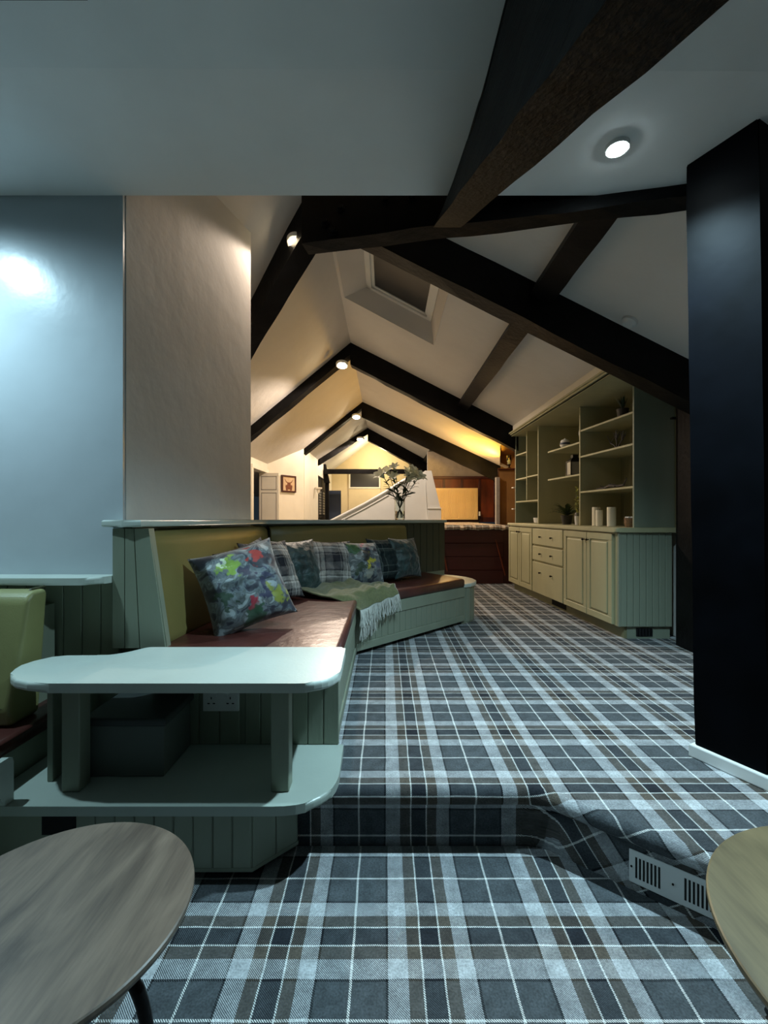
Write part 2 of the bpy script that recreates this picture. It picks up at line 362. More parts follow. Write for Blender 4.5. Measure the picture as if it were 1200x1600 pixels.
def boards(parent, p0, p1, z0, z1, n, m, th=0.012, normal=None, gap=0.003, name='board', bev=0.003):
    """tongue and groove boards standing on the line p0-p1 (xy); face towards normal"""
    p0, p1 = Vector((*p0, 0)), Vector((*p1, 0)); d = p1-p0; L = d.length; d.normalize()
    nn = Vector((*normal, 0)).normalized() if normal else Vector((d.y, -d.x, 0)); w_ = L/n
    me = None
    M = Matrix.Identity(4); M.col[0][:3] = d; M.col[1][:3] = nn; M.col[2][:3] = (0, 0, 1)
    if M.determinant() < 0: pass
    for i in range(n):
        q = p0+d*(i*w_)
        if me is None:
            mb = MB(); mb.box((gap/2, 0, 0), (w_-gap/2, th, z1-z0), bev, seg=1)
            me = bpy.data.meshes.new(name); bmesh.ops.recalc_face_normals(mb.bm, faces=mb.bm.faces)
            for v in mb.bm.verts: v.co = M.to_3x3() @ v.co
            bmesh.ops.recalc_face_normals(mb.bm, faces=mb.bm.faces); mb.bm.to_mesh(me); mb.bm.free(); me.materials.append(m)
        o = bpy.data.objects.new(name, me); COL.objects.link(o); o.parent = parent
        o.location = Vector((q.x, q.y, z0))-wloc(parent)

zr = lambda x: 3.114-0.535*x            # right roof plane
zl = lambda x: 3.738+0.77*x             # left roof plane
RX = -0.478                             # ridge
ZC = 2.4                                # near ceiling
ZL = -0.22                              # lower floor

# ================================================================ SETTING
# lower floor
mb = MB(); mb.quad((-3.0, -2.4, ZL), (3.0, -2.4, ZL), (3.0, 2.1, ZL), (-3.0, 2.1, ZL))
fl = struct('floor', mb, carpet, 'lower carpeted floor in blue-grey tartan in the foreground', 'floor', normals=False)
uvl = fl.data.uv_layers.new(name='UVMap')
for li in fl.data.loops:
    c = fl.data.vertices[li.vertex_index].co; uvl.data[li.index].uv = (c.x, c.y)
# upper floor with carpet rolled over the step
def make_step_floor():
    edge = [(-1.3, 1.64), (-0.6, 1.64), (0.2, 1.64), (0.48, 1.64)]
    a, c, b = Vector((0.50, 1.64)), Vector((0.575, 1.64)), Vector((0.635, 1.578))
    for i in range(7):
        t = i/6; edge.append(tuple((1-t)**2*a+2*t*(1-t)*c+t*t*b))
    d = Vector((0.387, -0.32)).normalized()
    for s_ in (0.1, 0.3, 0.6, 1.2, 2.2): edge.append(tuple(b+d*s_))
    pts = [Vector(e) for e in edge]; norms = []
    for i in range(len(pts)):
        ta = (pts[i]-pts[i-1]).normalized() if i else None; tb = (pts[i+1]-pts[i]).normalized() if i < len(pts)-1 else None
        t = ((ta or tb)+(tb or ta)).normalized(); norms.append(Vector((t.y, -t.x)))
    # profile: (outward, z, arc)
    prof = [(-0.06, 0.0, -0.06), (-0.03, 0.0, -0.03), (-0.01, -0.001, -0.01)]
    r = 0.034
    for k in range(1, 9):
        an = PI/2-PI*0.85*k/8; prof.append((-0.006+r*math.cos(an), -r+r*math.sin(an), r*(PI/2-an)))
    prof += [(0.0, -0.072, 0.125), (0.0, -0.15, 0.20), (0.0, ZL, 0.27)]
    bm = bmesh.new(); uv = bm.loops.layers.uv.new('UVMap'); grid = []; uvs = {}
    for p, n in zip(pts, norms):
        row = []
        for o_, z_, arc in prof:
            q = p+n*o_; wob = 0.003*noise.noise(Vector((p.x*9, p.y*9, arc*20))) if -0.02 < arc < 0.13 else 0
            v = bm.verts.new((q.x+n.x*wob, q.y+n.y*wob, z_+wob)); u_ = p+n*arc
            uvs[v] = (u_.x, u_.y); row.append(v)
        grid.append(row)
    for A, B in zip(grid, grid[1:]):
        for j in range(len(prof)-1):
            bm.faces.new((A[j], A[j+1], B[j+1], B[j]))
    inner = [g[0] for g in grid]
    rest = [bm.verts.new(p) for p in ((3.0, 0.0, 0), (3.0, 7.2, 0), (3.0, 16, 0), (-3, 16, 0), (-3, 3.0, 0), (-1.36, 3.0, 0))]
    for v in rest: uvs[v] = (v.co.x, v.co.y)
    bm.faces.new(inner+rest)
    for f in bm.faces:
        f.smooth = len(f.verts) == 4
        for lp in f.loops: lp[uv].uv = uvs[lp.vert]
    bmesh.ops.recalc_face_normals(bm, faces=bm.faces)
    me = bpy.data.meshes.new('floor'); bm.to_mesh(me); bm.free(); me.materials.append(carpet_up)
    o = bpy.data.objects.new('floor', me); COL.objects.link(o)
    tagit(o, 'raised carpeted floor in grey tartan with rounded step edge', 'floor', None, 'structure')
make_step_floor()

# near ceiling with a shallow crease
mb = MB()
mb.hexa([(-3, 2.0, ZC), (-3, 2.0, ZC+0.1), (-3, -2.4, ZC+0.45), (-3, -2.4, ZC+0.28), (-3, 1.42, ZC+0.0)],
        [(3, 2.0, ZC), (3, 2.0, ZC+0.1), (3, -2.4, ZC+0.45), (3, -2.4, ZC+0.28), (3, 1.45, ZC+0.0)])
struct('ceiling', mb, ceil_m, 'low plastered ceiling over the near room', 'ceiling')
# vaulted roof planes
def roof_quad(mb, x0, y0, x1, y1, f): mb.hexa([(x0, y0, f(x0)), (x1, y0, f(x1)), (x1, y0, f(x1)+0.06), (x0, y0, f(x0)+0.06)],
                                               [(x0, y1, f(x0)), (x1, y1, f(x1)), (x1, y1, f(x1)+0.06), (x0, y1, f(x0)+0.06)])
SKX0, SKX1, SKY0, SKY1 = -0.448, 0.53, 3.42, 4.9
mb = MB()
roof_quad(mb, RX, 2.0, SKX0, 14.6, zr)
roof_quad(mb, SKX0, 2.0, SKX1, SKY0, zr); roof_quad(mb, SKX0, SKY1, SKX1, 14.6, zr)
roof_quad(mb, SKX1, 2.0, 1.72, 6.15, zr); roof_quad(mb, SKX1, 6.15, 1.86, 8.66, zr); roof_quad(mb, SKX1, 8.66, 1.86, 14.6, zr)
mb.hexa([(1.86, 7.3, zr(1.86)), (1.86, 8.66, zr(1.86)), (2.20, 8.66, zr(2.20))], [(1.86, 7.3, zr(1.86)+0.06), (1.86, 8.66, zr(1.86)+0.06), (2.20, 8.66, zr(2.20)+0.06)])
roof_quad(mb, 1.72, 2.0, 2.5, 3.3, zr); roof_quad(mb, 1.86, 8.6, 2.6, 14.6, zr)
struct('ceiling', mb, plaster, 'right-hand slope of the white vaulted ceiling', 'ceiling')
mb = MB(); roof_quad(mb, -3.0, 2.0, RX, 14.6, zl)
struct('ceiling', mb, plaster, 'left-hand slope of the white vaulted ceiling', 'ceiling')
# gable above the low ceiling edge
mb = MB(); mb.hexa([(-3, 1.9, ZC+0.1), (3, 1.9, ZC+0.1), (3, 1.9, 3.5), (-3, 1.9, 3.5)], [(-3, 2.0, ZC+0.0), (3, 2.0, ZC+0.0), (3, 2.0, 3.5), (-3, 2.0, 3.5)])
struct('wall_front', mb, ceil_m, 'short upstand wall above the low ceiling edge', 'wall')
mb = MB(); mb.hexa([(1.335, 1.97, zr(1.335)), (3.0, 1.97, zr(3.0)-0.05), (3.0, 1.97, 2.45), (1.335, 1.97, 2.45)], [(1.335, 2.01, zr(1.335)), (3.0, 2.01, zr(3.0)-0.05), (3.0, 2.01, 2.45), (1.335, 2.01, 2.45)])
struct('wall_front', mb, ceil_m, 'wedge of wall under the low ceiling behind the glossy post', 'wall')
# left blue-lit wall and pier (one solid block)
mb = MB(); mb.prism([(-3, 2.02), (-1.160, 2.02), (-0.96, 3.22), (-3, 3.3)], 0.0, 3.3)
struct('wall_left', mb, plaster, 'white plastered pier wall running back beside the bench', 'wall')
mb = MB(); mb.box((-3, 2.0, 0.0), (-1.163, 2.02, ZC+0.05))
struct('wall_left', mb, satin, 'satin wall lit blue at the left edge', 'wall')
mb = MB(); mb.prism([(-3, 2.0), (-1.163, 2.0), (-1.163, 2.1), (-3, 2.1)], ZL, 0.0)
struct('wall_left', mb, satin, 'white wall base below the left pier', 'wall')
# near room outer walls, out of frame
mb = MB(); mb.box((-3.1, -2.4, ZL), (-3.0, 2.1, 2.9)); struct('wall_left', mb, dim_wall, 'outer side wall of the near room', 'wall')
mb = MB(); mb.box((3.0, -2.4, ZL), (3.1, 2.1, 2.9)); struct('wall_right', mb, dim_wall, 'outer right wall of the near room', 'wall')
mb = MB(); mb.box((-3.1, -2.5, ZL), (3.1, -2.4, 2.9)); struct('wall_back', mb, dim_wall, 'wall behind the viewer', 'wall')
mb = MB(); mb.box((2.36, 1.9, 0), (2.46, 6.2, 2.5)); struct('wall_right', mb, plaster, 'grey-white wall behind the black post at far right', 'wall')
# bulkhead over the shelving
mb = MB(); mb.box((1.72, 3.2, 2.10), (2.40, 6.22, 2.26)); struct('trim_1', mb, white_sat, 'white bulkhead above the shelving cornice', 'trim')
# left nave wall with doorway (doorway Y 7.72-8.62)
mb = MB()
mb.box((-2.40, 3.3, 0), (-2.28, 7.72, 2.1)); mb.box((-2.40, 8.64, 0), (-2.28, 8.72, 2.1)); mb.box((-2.40, 7.72, 1.80), (-2.28, 8.64, 2.1))
struct('wall_left', mb, white_sat, 'white side wall of the vaulted room with the doorway', 'wall')
mb = MB(); mb.box((-3.0, 7.6, 0), (-2.95, 8.8, 2.1)); struct('wall_left', mb, ochre, 'dark passage wall seen through the doorway', 'wall')
mb = MB()
mb.box((-2.285, 7.66, 1.80), (-2.25, 8.70, 1.87), 0.006); mb.box((-2.285, 8.63, 0), (-2.25, 8.70, 1.80), 0.006); mb.box((-2.285, 7.64, 0), (-2.25, 7.72, 1.80), 0.006)
struct('trim_2', mb, white_sat, 'white moulded architrave around the doorway', 'trim')
# picture wall (diagonal), passage wall
mb = MB(); mb.prism([(-2.28, 8.72), (-1.73, 9.59), (-1.83, 9.65), (-2.45, 8.75)], 0, lambda x, y: zl(x)+0.05)
struct('wall_left', mb, white_sat, 'white diagonal wall that carries the cow picture', 'wall')
mb = MB(); mb.box((-1.83, 9.59, 0), (-1.72, 11.55, 2.5)); mb.box((-1.83, 11.55, 2.02), (-1.72, 14.6, 2.5)); mb.box((-1.83, 13.45, 0), (-1.72, 14.6, 2.02))
struct('wall_left', mb, white_sat, 'white passage wall beyond the third truss', 'wall')
# far end wall
mb = MB(); mb.box((-3, 14.5, 0), (3, 14.6, 3.5)); struct('wall_back', mb, cream, 'cream gable wall at the far end', 'wall')
# far right: wainscot wall, ochre box, alcove
mb = MB(); mb.box((0.9, 9.62, 1.80), (2.7, 9.72, 2.35)); struct('wall_right', mb, grey_m, 'grey plaster wall above the red-brown wainscot', 'wall')
mb = MB(); mb.prism([(1.84, 7.30), (2.5, 7.30), (2.5, 8.66), (2.19, 8.66)], 0, 1.72)
struct('wall_right', mb, ochre, 'brown ochre boxed wall beyond the shelving', 'wall')
mb = MB(); mb.prism([(1.81, 7.27), (2.5, 7.27), (2.5, 8.68), (2.17, 8.68)], 1.72, 1.75, 0.005, 1); struct('trim_3', mb, maroon, 'dark red ledge on the boxed wall', 'trim')
mb = MB(); mb.box((2.38, 6.15, 0), (2.45, 8.7, 2.3)); mb.prism([(1.86, 6.15), (2.45, 6.15), (2.45, 8.7), (2.22, 8.7), (1.87, 7.3)], 2.125, 2.17); mb.box((2.21, 8.62, 1.75), (2.45, 8.70, 2.17))
struct('wall_right', mb, ochre, 'ochre back and top of the candle alcove', 'wall')
mb = MB(); mb.box((1.78, 7.24, 0), (1.84, 7.32, 1.60), 0.004); struct('trim_4', mb, grey_m, 'grey pilaster at the corner of the boxed wall', 'trim')

# skylight (window in the right slope)
def skylight():
    n = Vector((0.472, 0, 0.882)); mb = MB()
    def P(x, y, d): return Vector((x, y, zr(x)))+n*d
    X0, X1, Y0, Y1 = SKX0, SKX1, SKY0, SKY1
    ix0, ix1, iy0, iy1 = -0.29, 0.40, 3.55, 4.86; D = 0.21
    o_ = [(X0, Y0), (X1, Y0), (X1, Y1), (X0, Y1)]; i_ = [(ix0, iy0), (ix1, iy0), (ix1, iy1), (ix0, iy1)]
    for k in range(4):
        a, b = o_[k], o_[(k+1) % 4]; c, d = i_[(k+1) % 4], i_[k]
        mb.quad(P(*a, 0.0), P(*b, 0.0), P(*c, D), P(*d, D))
    root = struct('window_1', mb, plaster, 'roof window in a deep white shaft on the right slope', 'window', solid=0.012)
    f = MB()
    for st, (wd, dz) in enumerate(((0.05, 0.02), (0.035, 0.045))):
        a0, a1, b0, b1 = ix0+st*0.045, ix1-st*0.045, iy0+st*0.045, iy1-st*0.045
        for q in (((a0, b0), (a1, b0+wd)), ((a0, b1-wd), (a1, b1)), ((a0, b0), (a0+wd, b1)), ((a1-wd, b0), (a1, b1))):
            (x0, y0), (x1, y1) = q
            lo = [P(x0, y0, D-dz if st == 0 else D), P(x1, y0, D-dz if st == 0 else D), P(x1, y1, D-dz if st == 0 else D), P(x0, y1, D-dz if st == 0 else D)]
            hi = [v+n*(0.03) for v in lo]; f.hexa(lo, hi)
    f.done('window_frame', white_gloss, root)
    g = MB(); g.quad(P(ix0+0.05, iy0+0.05, D+0.012), P(ix1-0.05, iy0+0.05, D+0.012), P(ix1-0.05, iy1-0.05, D+0.012), P(ix0+0.05, iy1-0.05, D+0.012))
    g.done('pane', night_glass, root, solid=0.006)
skylight()

# ================================================================ TIMBERS
tt = lambda name, label, mb: solo(name, mb, black_wood, label, 'beam', tuple(sum((v.co for v in mb.bm.verts), Vector())/len(mb.bm.verts)))
def truss(label, ax, ay, right, left, dr=0.28, dl=0.16, wr=0.15):
    """right/left = (x, y) of the foot on each slope"""
    t = thing('roof_truss', label, 'beam', (ax, ay, zr(ax)-0.3))
    for (x, y), f, d in ((right, zr, dr), (left, zl, dl)):
        mb = MB(); mb.beam((ax, ay+wr/2, zr(ax)), (x, y+wr/2, f(x)), wr, d, up=0.02, bev=0.012)
        mb.done('rafter', black_wood, t)
    return t
t1 = truss('nearest black oak truss crossing in front of the roof window', -0.45, 3.15, (2.36, 3.0), (-1.60, 4.42), 0.28, 0.26, 0.16)
for t_ in (0.12, 0.34, 0.5, 0.66, 0.8):
    pa, pb = Vector((-0.45, 3.23, zl(-0.45))), Vector((-1.20, 4.06, zl(-1.20))); dd = Vector((-0.67, 0.742, 0)); sn = Vector((-0.742, -0.67, 0))
    q_ = pa.lerp(pb, t_)+sn*0.085-Vector((0, 0, 0.03)); mb = MB(); mb.cyl(q_-sn*0.02, q_+sn*0.012, 0.014, seg=8); mb.done('bolt', iron, t1)
truss('second black truss whose foot meets the shelving', RX, 6.22, (1.80, 6.08), (-2.28, 6.48), 0.30, 0.17)
truss('third black truss beyond the amber-lit slope', RX, 9.46, (2.28, 8.62), (-1.73, 9.59), 0.32, 0.13)
truss('farthest black truss behind the lilies', RX, 12.26, (1.6, 12.4), (-1.72, 11.5), 0.34, 0.15)
mb = MB(); mb.beam((-1.70, 12.5, 2.27), (1.4, 12.5, 2.27), 0.1, 0.13, up=0, bev=0.004); tt('tie_beam', 'thin far horizontal tie beam across the cream gable', mb)
mb = MB(); mb.box((-1.68, 12.6, 0), (-1.58, 12.72, 2.0)); mb.hexa([(-1.70, 12.55, 1.9), (-1.55, 12.55, 1.9), (-1.55, 12.7, 1.9), (-1.70, 12.7, 1.9)], [(-1.72, 12.55, 2.42), (-1.66, 12.55, 2.42), (-1.66, 12.7, 2.42), (-1.72, 12.7, 2.42)])
tt('post', 'far dark post beside the glazed door', mb)
# near tie beam
mb = MB(); ty = lambda x: 2.26-0.1936*(x+0.412)
mb.beam((-0.41, ty(-0.41)+0.05, 2.56), (1.50, ty(1.5)+0.05, 2.56), 0.10, 0.215, up=0.05, bev=0.012)
tb = thing('tie_beam', 'black near tie beam along the low ceiling edge, with bolts', 'beam', (0.4, 2.15, 2.34))
mb.done('beam_timber', black_wood, tb)
for (x, z) in ((-0.22, 2.49), (-0.30, 2.43), (0.0, 2.50), (0.13, 2.50), (-0.26, 2.385)):
    mb = MB(); y = ty(x); mb.cyl((x, y+0.02, z), (x, y-0.03, z), 0.013, seg=6); mb.cyl((x, y+0.02, z), (x, y-0.012, z), 0.022, seg=10); mb.done('bolt', iron, tb)
mb = MB(); mb.box((-0.01, ty(0)-0.015, 2.515), (0.14, ty(0.1)+0.02, 2.523)); mb.done('iron_strap', iron, tb)
# purlins
def purlin(label, y0, y1, x0=1.03, x1=1.16, d=0.1):
    mb = MB(); n = Vector((-0.472, 0, -0.882))
    def loop(y): return [Vector((x0, y, zr(x0)+0.02)), Vector((x1, y, zr(x1)+0.02)), Vector((x1, y, zr(x1)))+n*d, Vector((x0, y, zr(x0)))+n*d]
    k = 10
    ls = [loop(y0+(y1-y0)*i/k) for i in range(k+1)]
    for L_ in ls[1:-1]:
        for v in L_[2:]: v += Vector((noise.noise(v*4)*0.01, 0, noise.noise(v*4+Vector((5, 5, 5)))*0.01))
    vs = [[mb.bm.verts.new(p) for p in L_] for L_ in ls]
    mb.bm.faces.new(vs[0][::-1]); mb.bm.faces.new(vs[-1])
    for a, b in zip(vs, vs[1:]):
        for j in range(4): mb.bm.faces.new((a[j], a[(j+1) % 4], b[(j+1) % 4], b[j]))
    tt('purlin', label, mb)
purlin('black purlin between the tie beam and the nearest truss', 2.0, 3.12)
purlin('black purlin between the nearest and second trusses', 3.2, 6.15)
purlin('short black purlin between the two farthest trusses', 9.0, 12.3, 1.06, 1.16)
# big raking brace coming towards the viewer
def brace():
    mb = MB(); k = 30; vs = []
    for i in range(k+1):
        y = -2.4+(2.13+2.4)*i/k; zb = 1.2807+0.498*y; t = min(1, max(0, (y-1.2)/0.8))
        xt = 0.355-0.04*t; zt = ZC+0.06 if y > 1.42 else ZC+0.06+(1.42-y)*0.08
        zt = max(min(zt, zb+0.66), zb+0.08)
        p = [Vector((0.227, y, zb)), Vector((0.356, y, zb)), Vector((0.50, y, zt)), Vector((xt, y, zt))]
        for j in (0, 1):
            if 0 < i < k: p[j] += Vector((noise.noise(p[j]*5)*0.007, 0, noise.noise(p[j]*5+Vector((9, 0, 0)))*0.006))
        # keep the hidden right side vertical so only two faces show
        p[2].x = 0.357 if True else p[2].x
        if xt > 0.35: p[2].x = xt+0.004
        vs.append([mb.bm.verts.new(q) for q in p])
    mb.bm.faces.new(vs[0][::-1]); mb.bm.faces.new(vs[-1])
    for a, b in zip(vs, vs[1:]):
        for j in range(4): mb.bm.faces.new((a[j], a[(j+1) % 4], b[(j+1) % 4], b[j]))
    t = thing('raking_brace', 'massive dark raking timber rising overhead from upper right to the tie beam', 'beam', (0.29, 1.2, 1.9))
    mb.done('beam_timber', brace_wood, t)
    mb = MB(); pts = []
    for i in range(9):
        y = 0.9+1.0*i/8; zb = 1.2807+0.498*y; f = 0.62+0.1*math.sin(i*1.3)
        pts.append((0.227+(0.1)*f-0.004, y, zb+(ZC-zb)*f))
    mb.tube(pts, 0.0025, 5); mb.done('crack', dark_hole, t)
brace()
mb = MB(); mb.box((-3.0, 1.10, 2.40), (-0.82, 1.243, 2.47)); tt('ceiling_beam', 'dark beam edge at the top left corner of the view', mb)
# right-hand post with plinth
A, B = Vector((1.256, 1.833)), Vector((1.366, 1.61)); n_ = Vector((0.897, 0.442)); Cc = B+n_*0.24; D_ = A+n_*0.24
pt = thing('post', 'tall glossy blue-black square post at the right', 'post', (1.41, 1.75, 0))
mb = MB(); k = 12; vs = []
for i in range(k+1):
    z = 0.05+2.36*i/k; sh = -0.034*i/k
    vs.append([mb.bm.verts.new((p.x+sh+0.004*noise.noise(Vector((j*5, z*2, 0))), p.y, z)) for j, p in enumerate((A, B, Cc, D_))])
mb.bm.faces.new(vs[0][::-1]); mb.bm.faces.new(vs[-1])
for a, b in zip(vs, vs[1:]):
    for j in range(4): mb.bm.faces.new((a[j], a[(j+1) % 4], b[(j+1) % 4], b[j]))
bmesh.ops.bevel(mb.bm, geom=[e for e in mb.bm.edges if abs((e.verts[0].co-e.verts[1].co).normalized().z) > 0.9], offset=0.006, segments=2, affect='EDGES')
mb.done('post_shaft', black_gloss, pt)
mb = MB(); ce = (A+B+Cc+D_)/4
def out(p, k=0.014): return tuple(p+(p-ce).normalized()*k*1.4)
mb.prism([out(A), out(B), out(Cc), out(D_)], 0.0, 0.052, 0.006); mb.done('plinth', white_gloss, pt, )
mb = MB(); mb.box((2.2, 3.04, 0), (2.358, 3.42, 2.02), 0.006)
solo('post', mb, black_wood, 'black timber post between the cabinet end and the glossy post', 'post', (2.28, 3.2, 0))
mb = MB(); mb.box((2.19, 3.44, 1.72), (2.30, 3.47, 1.735)); solo('coat_hook', mb, iron, 'small dark iron peg beside the shelving end panel', 'hook', (2.24, 3.45, 1.72))

# ================================================================ LAMPS
def lamp_fit(name, label, c, r, m, body, direction, group=None):
    c = Vector(c); d = Vector(direction).normalized(); t = thing(name, label, 'lamp', tuple(c), group)
    mb = MB(); mb.cyl(c-d*0.02, c+d*0.012, r, r*0.92, 24); mb.done('lamp_body', body, t)
    mb = MB(); mb.cyl(c+d*0.006, c+d*0.016, r*0.74, r*0.70, 24); mb.done('lamp_lens', m, t)
lamp_fit('ceiling_spotlight', 'cool white recessed downlight in the low ceiling', (0.89, 1.73, ZC-0.004), 0.045, lamp_cool, white_gloss, (0, 0, -1))
names = ['warm lamp on the nearest truss beside the tie beam', 'warm lamp under the apex of the second truss', 'warm lamp under the apex of the third truss', 'smallest warm lamp under the farthest truss apex']
for (x, y, z, p), l in zip(TRUSS_LAMPS, names): lamp_fit('truss_spotlight', l, (x, y, z+0.04), 0.06+0.004*y, lamp_warm, white_gloss, (0, -0.35, -1), 'warm lamps under the trusses')
mb = MB(); n = Vector((-0.472, 0, -0.882)); c = Vector((1.60, 2.95, zr(1.60)))
mb.cyl(c-n*0.002, c+n*0.018, 0.05, 0.05, 24); mb.cyl(c+n*0.018, c+n*0.035, 0.046, 0.032, 24)
solo('smoke_detector', mb, plastic_w, 'round white smoke detector on the slope above the nearest truss', 'smoke detector', tuple(c), smooth=False)

# ================================================================ BENCH (corner banquette)
BA0, BC, BE = Vector((-1.163, 2.0)), Vector((-1.01, 3.5)), Vector((0.597, 4.78))   # back line
FA0, FC, FE = Vector((-0.205, 1.885)), Vector((-0.205, 3.155)), Vector((0.713, 4.09))   # front line
bench = thing('corner_bench', 'long corner bench in sage boarding with oxblood seat and olive leather back', 'bench', (-0.5, 3.2, 0))
SB = 0.335
def ledge_z(x, y): return 0.962-0.024*max(0, min(1, (y-2.0)/2.8))
# seat box
mb = MB(); mb.prism([(-0.98, 1.895), (-0.215, 1.895), (-0.215, 3.16), (0.70, 4.10), (0.60, 4.62), (-0.90, 3.42)], 0.03, SB-0.002); mb.done('seat_box', sage, bench)
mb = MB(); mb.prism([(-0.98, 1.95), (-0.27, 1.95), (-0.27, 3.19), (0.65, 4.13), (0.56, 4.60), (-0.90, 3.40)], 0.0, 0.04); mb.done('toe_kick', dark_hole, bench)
# rails on the fronts
def rail(p, q, z0, z1, th, nrm, m=sage, name='rail', par=None):
    p, q = Vector(p), Vector(q); nn = Vector(nrm).normalized()*th
    mb = MB(); mb.prism([tuple(p), tuple(q), tuple(q+nn), tuple(p+nn)], z0, z1, 0.003, 1); mb.done(name, m, par or bench)
nB = (0.714, -0.70); nAx = (1, 0)
fcA = (-0.215, 3.155); fcB = (0.703, 4.09)
rail((-0.215, 1.895), fcA, 0.245, SB, 0.016, nAx, name='top_rail'); rail((-0.215, 1.895), fcA, 0.03, 0.085, 0.016, nAx, name='bottom_rail')
boards(bench, (-0.215, 1.9), (-0.215, 3.15), 0.085, 0.245, 16, sage, 0.009, (1, 0))
rail(fcA, fcB, 0.245, SB, 0.016, nB, name='top_rail'); rail(fcA, fcB, 0.03, 0.085, 0.016, nB, name='bottom_rail')
boards(bench, fcA, fcB, 0.085, 0.245, 20, sage, 0.009, nB)
# curved end with its shelf
arc = [(0.70, 4.085), (0.775, 4.14), (0.835, 4.23), (0.865, 4.35), (0.855, 4.47), (0.81, 4.58), (0.73, 4.68), (0.60, 4.78)]
mb = MB(); mb.prism([(x*0.985, y) for x, y in arc]+[(0.50, 4.60), (0.6, 4.2)], 0.0, 0.325); mb.done('curved_end', sage, bench)
for (a, b) in zip(arc, arc[1:]):
    aa, bb = Vector(a)*1, Vector(b)*1; nn = Vector(((bb-aa).y, -(bb-aa).x))
    boards(bench, tuple(aa-nn*0.15), tuple(bb-nn*0.15), 0.01, 0.325, 2, sage, 0.012, tuple(nn))
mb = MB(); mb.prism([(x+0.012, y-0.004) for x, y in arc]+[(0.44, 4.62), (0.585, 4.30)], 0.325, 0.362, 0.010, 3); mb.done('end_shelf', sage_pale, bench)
# seat cushions
def padded(name, poly, z0, z1, m, bev=0.02, par=bench, f1=None, f0=None):
    mb = MB(); mb.prism(poly, f0 or z0, f1 or z1, bev, 4); return mb.done(name, m, par, smooth=True)
padded('seat_cushion', [(-0.99, 1.890), (-0.195, 1.890), (-0.192, 3.13), (-0.92, 3.46)], SB, 0.412, leather_red, 0.022)
padded('seat_cushion', [(-0.187, 3.145), (0.715, 4.07), (0.62, 4.22), (0.40, 4.58), (-0.91, 3.475)], SB, 0.412, leather_red, 0.022)
# back wall of the bench, its ledge and end panel
def off(p, q, d):
    p, q = Vector(p), Vector(q); t = (q-p).normalized(); return Vector((t.y, -t.x))*d   # towards the seat side
oA, oB = off(BA0, BC, 1), off(BC, BE, 1)
mb = MB(); th = 0.06
mb.prism([tuple(BA0+oA*0.003), tuple(BC), tuple(BC+oA*0.045), tuple(BA0+oA*0.045)], 0.0, lambda x, y: ledge_z(x, y)-0.03); mb.done('back_panel', sage, bench)
mb = MB(); mb.prism([tuple(BC), tuple(BE), tuple(BE+oB*0.04), tuple(BC+oB*0.04)], 0.0, lambda x, y: ledge_z(x, y)-0.03); mb.done('back_panel', sage, bench)
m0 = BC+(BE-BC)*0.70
boards(bench, tuple(m0+oB*0.04), tuple(BE+oB*0.04), 0.41, 0.905, 7, dark_sage, 0.008, tuple(oB))  # end boards coloured darker than the rest of the bench boarding
mb = MB(); lw = 0.12
mb.prism([(-1.215, 1.93), tuple(BA0+oA*0.03+Vector((0.01, -0.075))), tuple(BA0+oA*lw+Vector((0, -0.06))), tuple(BC+oA*lw*0.6+oB*lw*0.6), tuple(BE+oB*0.075), tuple(BE+Vector((0.05, 0.02))), tuple(BE-oB*0.07), tuple(BC-oB*0.07), (-0.955, 3.26), (-0.955, 3.225), (-1.158, 1.995), (-1.215, 1.995)],
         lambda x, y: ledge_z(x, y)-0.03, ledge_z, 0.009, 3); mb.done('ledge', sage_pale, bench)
# near end panel: boarded board with raking edge
def xz_prism(mb, poly, y0, y1): mb.hexa([(x, y0, z) for x, z in poly], [(x, y1, z) for x, z in poly]); return mb
pn = [(-1.175, 0.41), (-0.945, 0.41), (-1.02, 0.925), (-1.175, 0.925)]
mb = MB(); xz_prism(mb, pn, 1.955, 1.99); mb.done('end_panel', sage, bench)
for x0, x1, x2, x3 in ((-1.175, -1.125, -1.175, -1.125), (-1.121, -1.06, -1.121, -1.085), (-1.056, -0.948, -1.081, -1.02)):
    mb = MB(); xz_prism(mb, [(x0, 0.41), (x1, 0.41), (x3, 0.925), (x2, 0.925)], 1.944, 1.956); mb.done('board', sage, bench)
# leather backs
def back_cushion(p, q, oo, t0=0.17, t1=0.09, label=None):
    p, q = Vector(p), Vector(q); mb = MB(); loops = []
    N_ = 12
    prof = [(0.046, 0.40), (t0, 0.40), (t0+0.012, 0.44), (t1+0.03, 0.84), (t1+0.022, 0.885), (t1-0.005, 0.912), (t1-0.04, 0.918), (0.046, 0.915)]
    for i in range(N_+1):
        t = i/N_; e = min(1, 0.80+0.2*math.sin(min(1, min(t, 1-t)*9)*PI/2)); c = p.lerp(q, t); zz = ledge_z(c.x, c.y)-0.962
        loops.append([mb.bm.verts.new((c.x+oo.x*(a if a < 0.05 else 0.046+(a-0.046)*e), c.y+oo.y*(a if a < 0.05 else 0.046+(a-0.046)*e), 0.40+(z+zz*0.9-0.40)*(0.985+0.015*e))) for a, z in prof])
    n = len(prof); mb.bm.faces.new(loops[0][::-1]); mb.bm.faces.new(loops[-1])
    for a, b in zip(loops, loops[1:]):
        for j in range(n): mb.bm.faces.new((a[j], a[(j+1) % n], b[(j+1) % n], b[j]))
    o = mb.done('back_cushion', leather_olive, bench, smooth=True)
    md = o.modifiers.new('b', 'BEVEL'); md.width = 0.012; md.segments = 3; md.limit_method = 'ANGLE'; md.angle_limit = math.radians(50)
    return o
back_cushion(Vector((-1.155, 2.0)), BC+Vector((0.01, -0.045)), oA)
q1 = BC+(BE-BC)*0.715
back_cushion(BC+(BE-BC)*0.04, q1, oB)

